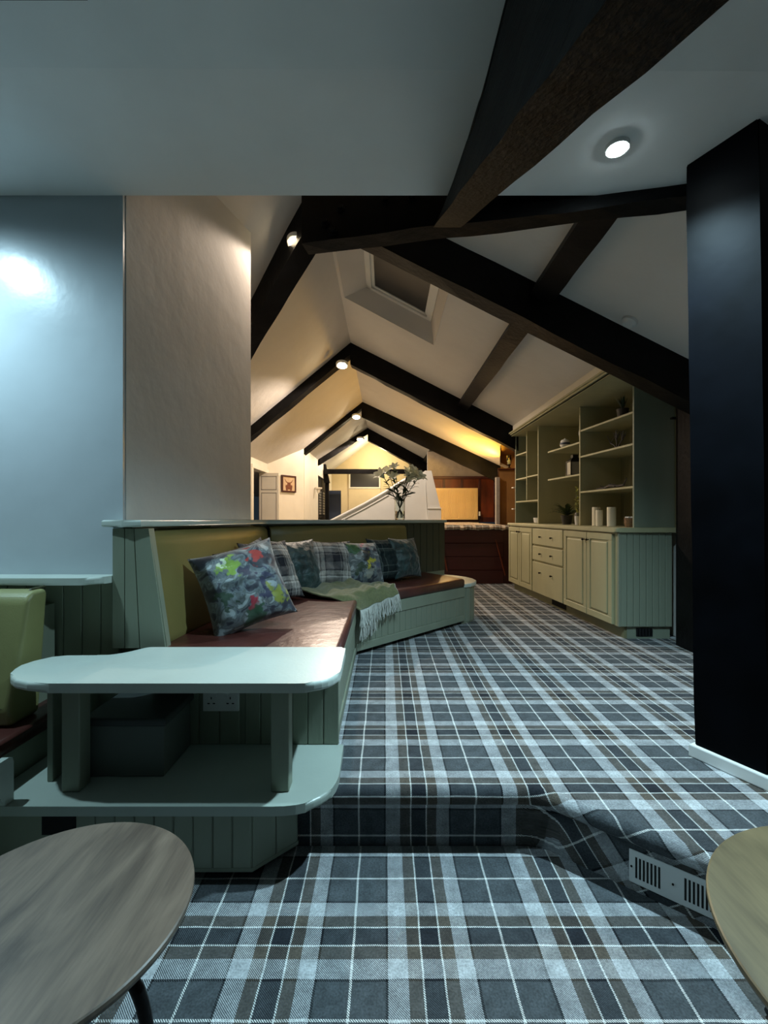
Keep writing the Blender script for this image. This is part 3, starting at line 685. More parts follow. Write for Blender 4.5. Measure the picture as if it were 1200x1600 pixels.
# ---------------------------------------------------------------- cushions
def cushion(label, m, c, size, yaw, tilt, roll, thick=0.16, seed=0, plump=1.0, name='cushion'):
    n = 34; bm = bmesh.new(); h = size/2
    for side in (1, -1):
        g = []
        for i in range(n+1):
            row = []
            for j in range(n+1):
                u = -1+2*i/n; v = -1+2*j/n
                x = h*u*(1-0.085*(1-v*v)); y = h*v*(1-0.085*(1-u*u))
                z = side*thick*0.62*((1-abs(u)**2.2)*(1-abs(v)**2.2))**0.62*(0.95+0.25*noise.noise(Vector((u*1.5+seed, v*1.5, side))))
                cr = max(abs(u), abs(v)); wr = (0.014*noise.noise(Vector((u*3+seed*3, v*5, side*2)))+0.007*noise.noise(Vector((u*9+v*4, v*7-u*5, seed))))*(1-cr**6)
                row.append(bm.verts.new((x, y, z+wr*side)))
            g.append(row)
        for i in range(n):
            for j in range(n): bm.faces.new((g[i][j], g[i+1][j], g[i+1][j+1], g[i][j+1]))
    bmesh.ops.remove_doubles(bm, verts=bm.verts, dist=1e-5); bmesh.ops.recalc_face_normals(bm, faces=bm.faces)
    me = bpy.data.meshes.new(name); bm.to_mesh(me); bm.free(); me.materials.append(m); me.polygons.foreach_set('use_smooth', [True]*len(me.polygons))
    o = bpy.data.objects.new(name, me); COL.objects.link(o)
    # local +Z faces the room; yaw 0 = facing the camera (-Y), positive turns towards +X
    R = Matrix.Rotation(yaw, 4, 'Z') @ Matrix.Rotation(PI/2-tilt, 4, 'X') @ Matrix.Rotation(roll, 4, 'Z')
    o.matrix_world = Matrix.Translation(c) @ R
    return tagit(o, label, 'cushion', 'cushions along the bench')
D = math.radians
cushion('large bird print cushion nearest the viewer, propped on the seat', floral_a, (-0.715, 2.29, 0.622), 0.43, D(30), D(22), D(14), 0.24, 1)
cushion('grey plaid cushion mostly hidden behind the large bird print cushion', plaid, (-0.80, 2.68, 0.62), 0.40, D(60), D(18), D(12), 0.13, 2)
cushion('grey plaid cushion leaning right of the large bird print cushion', plaid, (-0.735, 2.93, 0.622), 0.42, D(58), D(26), D(0), 0.13, 3)
cushion('teal velvet cushion at the bend of the bench', teal, (-0.64, 3.27, 0.615), 0.40, D(48), D(20), D(0), 0.15, 4)
cushion('front-facing grey and white plaid cushion behind the throw', plaid, (-0.43, 3.47, 0.605), 0.39, D(30), D(20), D(-3), 0.14, 5)
cushion('small floral cushion with yellow bird between plaid and teal ones', floral_b, (-0.18, 3.64, 0.595), 0.37, D(42), D(20), D(-2), 0.15, 6)
cushion('dark teal plaid cushion, second from the far end', teal_plaid, (-0.005, 3.86, 0.605), 0.38, D(52), D(18), D(-2), 0.13, 7)
cushion('plain teal velvet cushion at the far end of the row', teal, (0.175, 4.02, 0.605), 0.37, D(48), D(16), D(-2), 0.14, 8)

# ---------------------------------------------------------------- throw
def throw():
    C0 = [[(-.72, 3.40, .425), (-.58, 3.46, .44), (-.42, 3.46, .485), (-.25, 3.48, .455), (-.03, 3.58, .425)],
          [(-.66, 3.24, .428), (-.52, 3.28, .445), (-.36, 3.30, .45), (-.2, 3.36, .445), (.0, 3.50, .426)],
          [(-.55, 3.10, .428), (-.42, 3.10, .432), (-.3, 3.13, .44), (-.12, 3.24, .436), (.035, 3.43, .426)],
          [(-.34, 3.01, .426), (-.25, 3.04, .426), (-.195, 3.12, .424), (-.07, 3.25, .424), (.075, 3.41, .424)],
          [(-.168, 3.02, .345), (-.152, 3.09, .33), (-.10, 3.18, .345), (0.005, 3.29, .365), (.10, 3.38, .385)]]
    def cr(a, b, c, d, t):
        return [0.5*((2*b[i])+(c[i]-a[i])*t+(2*a[i]-5*b[i]+4*c[i]-d[i])*t*t+(-a[i]+3*b[i]-3*c[i]+d[i])*t**3) for i in range(3)]
    def ev(pts, s):
        n = len(pts)-1; k = min(int(s*n), n-1); t = s*n-k; g = lambda i: pts[max(0, min(n, i))]
        return cr(g(k-1), g(k), g(k+1), g(k+2), t)
    n = 36; bm = bmesh.new(); G = []
    for i in range(n+1):
        s = i/n; rowpts = [ev([C0[r][c] for r in range(5)], s) for c in range(5)]; row = []
        for j in range(n+1):
            p = Vector(ev(rowpts, j/n)); w_ = (abs(noise.noise(Vector((p.x*7+p.y*5, p.y*3, 1))))*0.045+abs(noise.noise(Vector((p.x*16-p.y*9, p.y*6, 4))))*0.018)*(1 if s < 0.75 else 0.35)
            row.append(bm.verts.new(p+Vector((0, 0, w_))))
        G.append(row)
    for i in range(n):
        for j in range(n): bm.faces.new((G[i][j], G[i+1][j], G[i+1][j+1], G[i][j+1]))
    me = bpy.data.meshes.new('throw_blanket'); edge = [v.co.copy() for v in G[n]]; edge2 = [v.co.copy() for v in G[n-3]]
    t = thing('throw_blanket', 'olive wool throw with pale fringe draped over the seat corner', 'blanket', (-0.25, 3.25, 0.42))
    for v in bm.verts: v.co -= wloc(t)
    bmesh.ops.recalc_face_normals(bm, faces=bm.faces); bm.to_mesh(me); bm.free(); me.materials.append(throw_m); me.polygons.foreach_set('use_smooth', [True]*len(me.polygons))
    o = bpy.data.objects.new('cloth', me); COL.objects.link(o); o.parent = t
    md = o.modifiers.new('s', 'SOLIDIFY'); md.thickness = 0.012; md.offset = 0
    mb = MB(); outw = Vector((0.714, -0.70, 0))
    for lay, (L0, e_, j0, j1) in enumerate(((0.115, edge, 0, n), (0.19, edge, 0, int(n*0.62)))):
        for k in range((j1-j0)*3):
            f = j0+k/3; a = e_[int(f)].lerp(e_[min(n, int(f)+1)], f % 1); ln = L0*random.uniform(0.85, 1.1)
            a = a+outw*(0.004-0.006*lay); b = a+outw*0.012+Vector((random.uniform(-.006, .006), random.uniform(-.006, .006), -ln*0.5)); c = a+outw*random.uniform(0.006, 0.016)+Vector((random.uniform(-.012, .012), 0, -ln))
            mb.tube([a, b, c], [0.0028, 0.0022, 0.0026], 4)
    fr = mb.done('fringe', fringe_m, t); fr['kind'] = 'stuff'
throw()

# ================================================================ SHELF UNIT in the foreground
unit = thing('corner_shelf_unit', 'two-tier sage shelf unit with rounded top in front of the bench', 'shelf unit', (-0.75, 1.65, ZL))
def rounded(pts, r=0.05, n=6):
    out_ = []
    for i, (p, rr) in enumerate(pts):
        p = Vector(p)
        if rr == 0: out_.append(tuple(p)); continue
        a = Vector(pts[i-1][0]); b = Vector(pts[(i+1) % len(pts)][0]); pa = p+(a-p).normalized()*rr; pb = p+(b-p).normalized()*rr
        for k in range(n+1):
            t = k/n; out_.append(tuple((1-t)**2*pa+2*t*(1-t)*p+t*t*pb))
    return out_
top_left = [(-1.10, 1.475), (-1.18, 1.485), (-1.24, 1.508), (-1.275, 1.535), (-1.305, 1.57), (-1.335, 1.62), (-1.345, 1.66), (-1.335, 1.71), (-1.30, 1.765), (-1.25, 1.772)]
top = rounded([(p_, 0) for p_ in top_left[::-1]]+[ ((-0.155, 1.475), 0.14), ((-0.165, 1.885), 0.02), ((-0.99, 1.885), 0.02), ((-1.045, 1.80), 0.04), ((-1.10, 1.775), 0.02)], n=8)
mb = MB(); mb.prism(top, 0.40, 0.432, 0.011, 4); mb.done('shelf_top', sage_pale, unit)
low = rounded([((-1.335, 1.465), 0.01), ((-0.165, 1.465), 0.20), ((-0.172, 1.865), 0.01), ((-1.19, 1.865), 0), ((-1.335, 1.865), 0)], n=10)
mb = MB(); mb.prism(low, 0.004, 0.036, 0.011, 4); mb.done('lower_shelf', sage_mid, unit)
for x in (-1.075, -0.36):
    mb = MB(); mb.box((x-0.031, 1.54, 0.036), (x+0.031, 1.60, 0.40), 0.003, seg=1); mb.done('support_post', sage, unit)
mb = MB(); mb.box((-1.2, 1.868, 0.0), (-0.215, 1.885, 0.40)); mb.done('back_panel', sage, unit)
boards(unit, (-1.19, 1.868), (-0.60, 1.868), 0.037, 0.398, 7, sage, 0.008, (0, -1)); boards(unit, (-0.58, 1.868), (-0.19, 1.868), 0.037, 0.398, 6, sage, 0.008, (0, -1))
mb = MB(); mb.box((-1.20, 1.60, 0.037), (-1.18, 1.865, 0.40), 0.002, seg=1); mb.done('side_panel', sage, unit)
base = [(-1.335, 1.49), (-0.44, 1.49), (-0.315, 1.615), (-0.315, 1.625), (-1.335, 1.625)]
mb = MB(); mb.prism(base, -0.185, 0.003); mb.done('base_cabinet_body', sage, unit)
boards(unit, (-1.02, 1.49), (-0.44, 1.49), -0.18, 0.0, 9, sage, 0.006, (0, -1)); boards(unit, (-0.44, 1.49), (-0.315, 1.615), -0.18, 0.0, 2, sage, 0.006, (0.7, -0.7))
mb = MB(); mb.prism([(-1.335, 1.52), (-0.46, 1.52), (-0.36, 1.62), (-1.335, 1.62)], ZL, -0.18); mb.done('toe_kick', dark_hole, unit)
mb = MB(); mb.prism([(-1.335, 1.486), (-0.438, 1.486), (-0.31, 1.612), (-0.32, 1.62), (-1.335, 1.50)], -0.196, -0.178, 0.003, 1); mb.done('base_rail', sage, unit)
mb = MB(); mb.box((-1.13, 1.484, -0.07), (-1.02, 1.489, -0.005)); mb.done('opening', dark_hole, unit)
# storage box
sb = thing('storage_box', 'grey lidded storage box on the lower shelf', 'box', (-0.94, 1.72, 0.036))
mb = MB(); mb.prism([(-1.085, 1.63), (-0.80, 1.63), (-0.80, 1.85), (-1.085, 1.85)], 0.0362, 0.225, 0.006, 2); mb.done('box_body', box_m, sb)
mb = MB(); mb.prism([(-1.097, 1.618), (-0.788, 1.618), (-0.788, 1.858), (-1.097, 1.858)], 0.222, 0.252, 0.008, 3); mb.done('lid', box_lid, sb)
# socket
so = thing('power_socket', 'white double power socket on the panel under the shelf top', 'socket', (-0.673, 1.858, 0.215))
mb = MB(); mb.box((-0.748, 1.849, 0.178), (-0.600, 1.860, 0.262), 0.003); mb.done('socket_plate', plastic_w, so)
for cx in (-0.713, -0.635):
    for dx, dz, w_, h_ in ((0, 0.018, 0.004, 0.009), (-0.011, -0.004, 0.009, 0.004), (0.011, -0.004, 0.009, 0.004)):
        mb = MB(); mb.box((cx+dx-w_/2, 1.8475, 0.215+dz-h_/2), (cx+dx+w_/2, 1.8495, 0.215+dz+h_/2)); mb.done('pin_hole', dark_hole, so)
for cx in (-0.695, -0.653):
    mb = MB(); mb.box((cx-0.006, 1.846, 0.235), (cx+0.006, 1.850, 0.250), 0.001, seg=1); mb.done('rocker_switch', plastic_w, so)

# sill and boarding on the left wall
mb = MB(); sill = rounded([((-3.0, 1.865), 0), ((-1.20, 1.865), 0.09), ((-1.163, 2.0), 0.0), ((-3.0, 2.0), 0)], n=8)
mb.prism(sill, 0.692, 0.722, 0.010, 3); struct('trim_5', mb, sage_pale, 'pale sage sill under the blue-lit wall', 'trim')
dado = thing('wall_boarding', 'sage boarded dado under the sill on the left', 'panelling', (-1.5, 1.98, ZL)); dado['kind'] = 'structure'
mb = MB(); mb.box((-3.0, 1.985, ZL), (-1.163, 1.999, 0.692)); mb.done('backing', sage, dado)
boards(dado, (-1.90, 1.985), (-1.165, 1.985), ZL, 0.69, 9, sage, 0.010, (0, -1))
# left bench
lbb = None
lb = thing('bench', 'second bench at the left edge with pale green leather back', 'bench', (-1.9, 1.5, ZL))
def raked(mb, x0, x1, prof):
    mb.hexa([(x0, y, z) for y, z in prof], [(x1, y, z) for y, z in prof]); return mb
mb = MB(); raked(mb, -2.9, -1.375, [(1.80, 0.20), (1.66, 0.20), (1.645, 0.26), (1.735, 0.655), (1.765, 0.685), (1.845, 0.685)])
o = mb.done('back_cushion', leather_pale, lb, smooth=True); md = o.modifiers.new('b', 'BEVEL'); md.width = 0.03; md.segments = 6; md.limit_method = 'ANGLE'; md.angle_limit = math.radians(25)
mb = MB(); mb.tube([(-1.405, 1.652, 0.27), (-1.405, 1.70, 0.45), (-1.405, 1.75, 0.652), (-1.405, 1.79, 0.688), (-1.405, 1.86, 0.690)], 0.005, 6); mb.done('piping', stitch, lb)
mb = MB(); raked(mb, -2.9, -1.44, [(1.965, 0.20), (1.81, 0.20), (1.85, 0.60), (1.965, 0.60)]); mb.done('back_frame', sage, lb)
mb = MB(); mb.prism([(-2.9, 1.05), (-1.32, 1.05), (-1.32, 1.96), (-2.9, 1.96)], 0.14, 0.20, 0.02, 3); mb.done('seat_cushion', leather_red, lb, smooth=True)
mb = MB(); mb.box((-2.9, 1.04, ZL), (-1.34, 1.96, 0.139)); mb.done('seat_box', sage, lb)
mb = MB(); raked(mb, -1.258, -1.235, [(1.50, 0.037), (1.466, 0.037), (1.42, 0.12), (1.42, 0.187), (1.48, 0.187), (1.495, 0.18), (1.50, 0.165)]); mb.done('end_board', sage_pale, lb)

# ================================================================ ROUND TABLES
def table(label, cx, cy, ztop, r, m, legs, tilt=0):
    t = thing('round_table', label, 'table', (cx, cy, ZL))
    mb = MB(); mb.lathe([(r-0.012, -0.022), (r-0.003, -0.016), (r, -0.008), (r-0.001, -0.002), (r-0.004, 0.0)], (cx, cy, ztop), 96)
    o = mb.done('tabletop', m, t, smooth=False)
    mb = MB(); mb.cyl((cx, cy, ztop-0.03), (cx, cy, ztop-0.022), r*0.5, seg=32); mb.done('top_plate', iron, t)
    for k in range(3):
        a = legs+2*PI*k/3; d = Vector((math.cos(a), math.sin(a), 0)); c = Vector((cx, cy, 0)); pts = []
        for s_, z in ((0.40, ztop-0.03), (0.62, ztop-0.045), (0.82, ztop-0.09), (0.90, ztop-0.17), (0.90, ztop-0.26), (0.92, ZL+0.06), (0.96, ZL+0.012)):
            pts.append(c+d*r*s_+Vector((0, 0, z)))
        # smooth
        sm = []
        for i in range(len(pts)-1):
            for q in range(4): sm.append(pts[i].lerp(pts[i+1], q/4))
        sm.append(pts[-1])
        for _ in range(3): sm = [sm[0]]+[(sm[i-1]+sm[i]*2+sm[i+1])/4 for i in range(1, len(sm)-1)]+[sm[-1]]
        mb = MB(); mb.tube(sm, 0.011, 8); mb.done('leg', iron, t, smooth=True)
table('small round grey-brown wooden table at the lower left', -0.640, 0.85, 0.23, 0.259, top_wood, D(-14))
table('round olive-brown wooden table cut off at the lower right', 0.985, 0.705, 0.23, 0.395, top_wood2, D(100))

# ================================================================ FLOOR VENT on the step riser
rv0 = Vector((0.782, 1.448)); rd = Vector((0.387, -0.32)).normalized(); rn = Vector((rd.y, -rd.x))
# riser sits on the line through (0.635,1.578); project the plate on it
bpt = Vector((0.635, 1.578)); rv0 = bpt+rd*((rv0-bpt).dot(rd))
vent = thing('floor_vent', 'white slotted ventilation grille on the carpeted step', 'vent', (rv0.x, rv0.y, -0.19))
M = Matrix.Identity(4); M.col[0][:3] = (rd.x, rd.y, 0); M.col[1][:3] = (rn.x, rn.y, 0); M.col[2][:3] = (0, 0, 1); M.translation = (rv0.x, rv0.y, -0.192)
mb = MB(); mb.box((0, 0.001, 0), (0.255, 0.006, 0.104), 0.002, M); mb.done('vent_plate', plastic_w, vent)
for g0 in (0.018, 0.149):
    for i in range(7):
        mb = MB(); x = g0+i*0.0105; mb.box((x, 0.0055, 0.02), (x+0.0055, 0.0068, 0.086), 0, M); mb.done('slot', dark_hole, vent)
for x in (0.007, 0.12):
    mb = MB(); p = M @ Vector((x, 0.005, 0.052)); q = M @ Vector((x, 0.009, 0.052)); mb.cyl(p, q, 0.003, seg=10); mb.done('screw', iron, vent)

# ================================================================ CABINETS
def frame(p, q):
    """local frame: +x along the run from near to far, +y into the wall, z up"""
    p, q = Vector((*p, 0)), Vector((*q, 0)); d = (q-p).normalized(); n = Vector((d.y, -d.x, 0))
    M = Matrix.Identity(4); M.col[0][:3] = d; M.col[1][:3] = n; M.col[2][:3] = (0, 0, 1); M.translation = p
    return M, (q-p).length
KM, KL = frame((1.85, 3.60), (1.68, 6.08))
def panel_front(mb, x0, x1, z0, z1, raised=True):
    """a cabinet front with a raised field, on local y<=0"""
    mb.box((x0, -0.020, z0), (x1, 0.0, z1), 0.003, KM, 1)
def front(parent, name, x0, x1, z0, z1, knobs, raised=True, vert=True):
    mb = MB()
    if raised:
        s = 0.055
        mb.box((x0, -0.012, z0), (x1, 0.0, z1), 0.002, KM, 1)
        for a in ((x0, z0, x1, z0+s), (x0, z1-s, x1, z1), (x0, z0+s, x0+s, z1-s), (x1-s, z0+s, x1, z1-s)):
            mb.box((a[0], -0.022, a[1]), (a[2], -0.010, a[3]), 0.003, KM, 1)
    else:
        mb.box((x0, -0.022, z0), (x1, 0.0, z1), 0.005, KM, 2)
    d = mb.done(name, sage_warm, parent)
    if raised:
        mb = MB(); mb.box((x0+s+0.014, -0.024, z0+s+0.014), (x1-s-0.014, -0.010, z1-s-0.014), 0.010, KM, 2); mb.done('raised_panel', sage_warm, d)
    for kx, kz in knobs:
        mb = MB(); a = KM @ Vector((kx, -0.018, kz)); b = KM @ Vector((kx, -0.036, kz)); mb.cyl(a, b, 0.006, 0.005, 10); mb.ball(KM @ Vector((kx, -0.042, kz)), 0.013, (0.8, 0.8, 0.8), 12, 8); mb.done('knob', brass, d, smooth=True)
def cab(label, x0, x1, loc_y):
    c = KM @ Vector(((x0+x1)/2, 0.2, 0)); t = thing('base_cabinet', label, 'cabinet', (c.x, c.y, 0))
    mb = MB(); mb.box((x0+0.002, 0.001, 0.10), (x1-0.002, 0.41, 0.848), 0, KM); mb.done('body', sage_warm, t)
    mb = MB(); mb.box((x0+0.002, 0.06, 0.0), (x1-0.002, 0.40, 0.10), 0, KM); mb.done('toe_kick', black_wood if False else sage_deep, t)
    return t
# spans along the run found from the photograph: near doors 0-0.70, drawers 0.72-1.50, far doors 1.52-2.48
def xs(px, off=0.0):
    ex = (px-602)/705; d = KM.col[0]; p = KM.translation; return (ex*p.y-p.x)/(d.x-ex*d.y)
a0, a1, a2, a3 = 0.01, xs(883), xs(834), KL
c1 = cab('near sage cabinet with two raised-panel doors', a0-0.01, a1, 0)
mid = xs(920)
front(c1, 'door', a0+0.03, mid-0.003, 0.105, 0.835, [(mid-0.035, 0.77)]); front(c1, 'door', mid+0.003, a1-0.01, 0.105, 0.835, [(mid+0.035, 0.77)])
c2 = cab('middle sage cabinet with three drawers', a1, a2, 0)
dl = a2-a1
for z0, z1 in ((0.655, 0.835), (0.475, 0.635), (0.105, 0.455)):
    zk = (z0+z1)/2 if z1-z0 < 0.3 else z1-0.11
    front(c2, 'drawer', a1+0.012, a2-0.012, z0, z1, [(a1+dl*0.32, zk), (a1+dl*0.68, zk)], raised=False)
c3 = cab('far sage cabinet with two raised-panel doors', a2, a3, 0)
m3 = (a2+a3)/2
front(c3, 'door', a2+0.01, m3-0.003, 0.105, 0.835, [(m3-0.04, 0.78)]); front(c3, 'door', m3+0.003, a3-0.01, 0.105, 0.835, [(m3+0.04, 0.78)])
# near end: boarded side panel
sp = Vector((1.865, 3.588)); sq = Vector((2.275, 3.588))
boards(c1, tuple(sp), tuple(sq), 0.10, 0.845, 8, sage, 0.012, (0, -1))
mb = MB(); mb.box((1.848, 3.572, 0.10), (1.868, 3.60, 0.845), 0.002, seg=1); mb.done('corner_stile', sage, c1)
mb = MB(); mb.box((1.93, 3.60, 0.0), (2.27, 3.64, 0.10)); mb.done('toe_kick', sage, c1)
for (x0, x1) in ((2.0, 2.13),):
    mb = MB(); mb.box((x0, 3.594, 0.02), (x1, 3.602, 0.085)); mb.done('plinth_grille', dark_hole, c1)
    for i in range(5):
        mb = MB(); xx = x0+0.012+i*0.025; mb.box((xx, 3.590, 0.025), (xx+0.006, 3.596, 0.08)); mb.done('grille_bar', iron, c1)
mb = MB(); mb.box((a1+0.1, 0.054, 0.02), (a1+0.42, 0.062, 0.08), 0, KM); mb.done('plinth_grille', dark_hole, c2)
# worktop
wt = rounded([(tuple((KM @ Vector((-0.045, -0.035, 0))).xy), 0.03), (tuple((KM @ Vector((KL+0.0, -0.035, 0))).xy), 0), ((2.34, 6.10), 0), ((2.34, 3.545), 0.02)], n=5)
mb = MB(); mb.prism(wt, 0.849, 0.886, 0.010, 4); solo('worktop', mb, sage_warm, 'long sage worktop over the three base cabinets', 'worktop', (2.0, 4.8, 0.849))
# shelving unit
HM, HL = frame((1.985, 3.60), (1.755, 6.10))
she = thing('shelving_unit', 'tall open sage shelving on the worktop under the slope', 'shelving', (2.1, 4.8, 0.886))
def hx(y): return (y-3.60)/HM.col[0].y
depth = 0.30
def dep(x): return 2.33-(HM @ Vector((x, 0, 0))).x
ZT = 2.05
for y, nm in ((3.60, 'side_panel'), (4.42, 'upright'), (5.37, 'upright'), (6.08, 'side_panel')):
    x = hx(y); mb = MB(); mb.box((x, 0, 0.8865), (x+0.020, dep(x), ZT), 0.002, HM, 1); mb.done(nm, sage_warm if nm == 'upright' else sage, she)
x = hx(5.71); mb = MB(); mb.box((x, 0.0, 1.18), (x+0.016, dep(x)-0.02, ZT), 0.002, HM, 1); mb.done('upright', sage_warm, she)
mb = MB(); mb.box((2.335, 3.62, 0.8865), (2.345, 6.1, ZT)); mb.done('back_panel', sage_deep, she)
boards(she, (2.335, 3.63), (2.335, 6.08), 0.8865, ZT, 26, sage_deep, 0.009, (-1, 0))
def shelf(y0, y1, z, d0=0.0, mm=sage_warm):
    x0, x1 = hx(y0), hx(y1); mb = MB(); mb.box((x0+0.02, d0+0.002, z-0.018), (x1, dep((x0+x1)/2)-0.015, z), 0.002, HM, 1); mb.done('shelf', mm, she)
for z in (1.82, 1.565, 1.22): shelf(3.60, 4.42, z)
for z in (1.71, 1.395): shelf(4.42, 5.13, z)
shelf(5.37, 6.08, 1.175); shelf(5.37, 5.71, 1.48); shelf(5.71, 6.08, 1.475); shelf(5.71, 6.08, 1.80)
for z in (1.37, 1.08):
    mb = MB(); mb.box((1.735, 6.105, z-0.012), (1.80, 6.20, z)); mb.done('end_ledge', white_sat, she)
mb = MB(); mb.box((1.70, 3.38, ZT), (2.34, 6.20, 2.098)); mb.done('canopy', sage_warm, she)
for k, (dx, z0, z1) in enumerate(((0.0, 2.05, 2.07), (0.018, 2.066, 2.085), (0.034, 2.082, 2.10))):
    mb = MB(); mb.box((1.70-dx, 3.38, z0), (1.71, 6.22, z1), 0.004); mb.done('cornice', sage_warm, she)

# ---------------------------------------------------------------- objects on the shelves
def on(y, d, z):      # a spot on a shelf: y along, d behind the front edge
    x = hx(y); p = HM @ Vector((x, d, 0)); return Vector((p.x, p.y, z))
def pot_plant(name, label, c, potr, poth, m_pot, m_leaf, n, ln, wd, spread, droop, up=0.5):
    t = thing(name, label, 'plant', tuple(c)); c = Vector(c)
    mb = MB(); mb.lathe([(potr*0.72, 0.0), (potr*0.85, poth*0.3), (potr, poth*0.9), (potr*1.04, poth), (potr*0.9, poth), (potr*0.88, poth*0.9)], c, 20); mb.done('pot', m_pot, t, smooth=False)
    for i in range(n):
        a = 2.399*i+random.uniform(-.2, .2); e = random.uniform(0.2, 1.0)*spread
        d = Vector((math.cos(a)*e, math.sin(a)*e, up)); l_ = ln*random.uniform(0.7, 1.1)
        if c.x+d.normalized().x*l_ > 2.31: d.x = -abs(d.x)*0.4
        mb = MB(); mb.leaf(c+Vector((0, 0, poth*0.9)), d, l_, wd, droop); mb.done('leaf', m_leaf, t)
    return t
pot_plant('potted_aloe', 'spiky potted plant on the top shelf of the near bay', on(3.90, 0.10, 1.82), 0.050, 0.085, pot_d, leaf_d, 18, 0.13, 0.016, 0.6, 0.05, 1.0)
def branchy(label, c, n, h, m):
    mb = MB(); c = Vector(c)
    for i in range(n):
        a = -0.9+1.8*i/(n-1); d = Vector((0.2*math.sin(i*2.1), math.sin(a), math.cos(a)*0.9)); q = c+d*h*0.55
        mb.tube([c, c+d*h*0.3+Vector((0, 0, 0.01)), q, q+Vector((0.02*math.sin(i), 0.02, h*0.4))], [0.006, 0.005, 0.004, 0.002], 5)
        mb.tube([q, q+Vector((0.01, -0.04, h*0.25))], [0.004, 0.002], 5)
    mb.lathe([(0.018, 0), (0.02, 0.008), (0.008, 0.02)], c, 12)
    solo('coral_ornament', mb, twig_m, label, 'ornament', tuple(c))
branchy('dark branching coral ornament on the middle shelf of the near bay', on(3.93, 0.07, 1.5655), 6, 0.19, twig_m)
mb = MB(); c = on(3.98, 0.05, 1.2205)
mb.tube([c+Vector((0, -0.20, 0.02)), c+Vector((0, -0.1, 0.013)), c+Vector((0, 0.02, 0.028)), c+Vector((0, 0.13, 0.012)), c+Vector((0, 0.28, 0.010))], [0.008, 0.013, 0.018, 0.013, 0.008], 7)
for q, r_ in (((0.0, -0.2, 0.02), (0.0, -0.25, 0.075)), ((0, 0.02, 0.03), (0.02, 0.07, 0.05)), ((0, 0.12, 0.015), (-0.03, 0.16, 0.035)), ((0, -0.06, 0.02), (-0.03, -0.1, 0.008))):
    mb.tube([c+Vector(q), c+Vector(r_)], [0.007, 0.003], 6)
solo('antler', mb, twig_m, 'dark piece of driftwood lying on the lowest near shelf', 'ornament', tuple(c-Vector((0, 0, 0.0))))
def candle(label, c, r, h):
    t = thing('pillar_candle', label, 'candle', tuple(c), 'pillar candles on the worktop'); mb = MB(); mb.lathe([(r, 0), (r, h*0.95), (r*0.96, h), (r*0.6, h*0.985), (0.004, h*0.975)], c, 24); mb.done('wax', candle_m, t)
    mb = MB(); mb.cyl(Vector(c)+Vector((0, 0, h*0.96)), Vector(c)+Vector((0, 0, h+0.012)), 0.0015, seg=6); mb.done('wick', twig_m, t)
candle('tall ivory pillar candle behind the shorter one', on(4.26, 0.07, 0.887), 0.036, 0.175)
candle('shorter ivory pillar candle in front of the left tall one', on(4.14, 0.03, 0.887), 0.03, 0.145)
candle('tall ivory pillar candle right of the other two', on(4.00, 0.06, 0.887), 0.037, 0.17)
mb = MB(); c = on(3.86, 0.16, 0.887); mb.box(c-Vector((0.04, 0.07, 0)), c+Vector((0.04, 0.05, 0.07)), 0.006); solo('candle_box', mb, leather_pale, 'square olive candle block beside the pillar candles', 'candle', tuple(c))
t = thing('trinket_basket', 'small tan basket with white stones by the near shelf side', 'basket', tuple(on(3.735, 0.05, 0.887))); c = on(3.735, 0.05, 0.887)
mb = MB(); mb.lathe([(0.030, 0), (0.038, 0.03), (0.04, 0.075), (0.034, 0.075), (0.032, 0.06)], c, 14); mb.done('basket', brown_box, t)
for i in range(5):
    mb = MB(); mb.ball(c+Vector((0.02*math.cos(i*1.3), 0.02*math.sin(i*1.3), 0.078)), 0.013, (1, 1.2, 0.8), 10, 6); mb.done('stone', ceram, t, smooth=True)
# bay two
t = thing('ginger_jar', 'small blue and white striped jar on the upper middle shelf', 'jar', tuple(on(4.86, 0.07, 1.7105))); c = on(4.86, 0.07, 1.7105)
mb = MB(); mb.lathe([(0.035, 0), (0.05, 0.025), (0.052, 0.05), (0.045, 0.065)], c, 24); mb.done('jar_body', ceram, t, smooth=True)
mb = MB(); mb.lathe([(0.0525, 0.036), (0.054, 0.045), (0.052, 0.056)], c, 24); mb.done('stripe', navy, t)
mb = MB(); mb.lathe([(0.046, 0.065), (0.046, 0.072), (0.036, 0.088), (0.010, 0.094), (0.010, 0.102), (0.004, 0.106)], c, 24); mb.done('lid', ceram, t, smooth=True)
mb = MB(); c = on(4.50, 0.09, 1.7105); mb.cyl(c+Vector((0.02, 0.015, 0.085)), c+Vector((-0.005, 0.045, 0.08)), 0.08, 0.07, 28); mb.cyl(c+Vector((-0.02, 0.0, 0.004)), c+Vector((0.045, 0.06, 0.004)), 0.005, seg=6)
solo('plate', mb, ceram, 'white round plate propped against the shelf upright', 'plate', tuple(c))
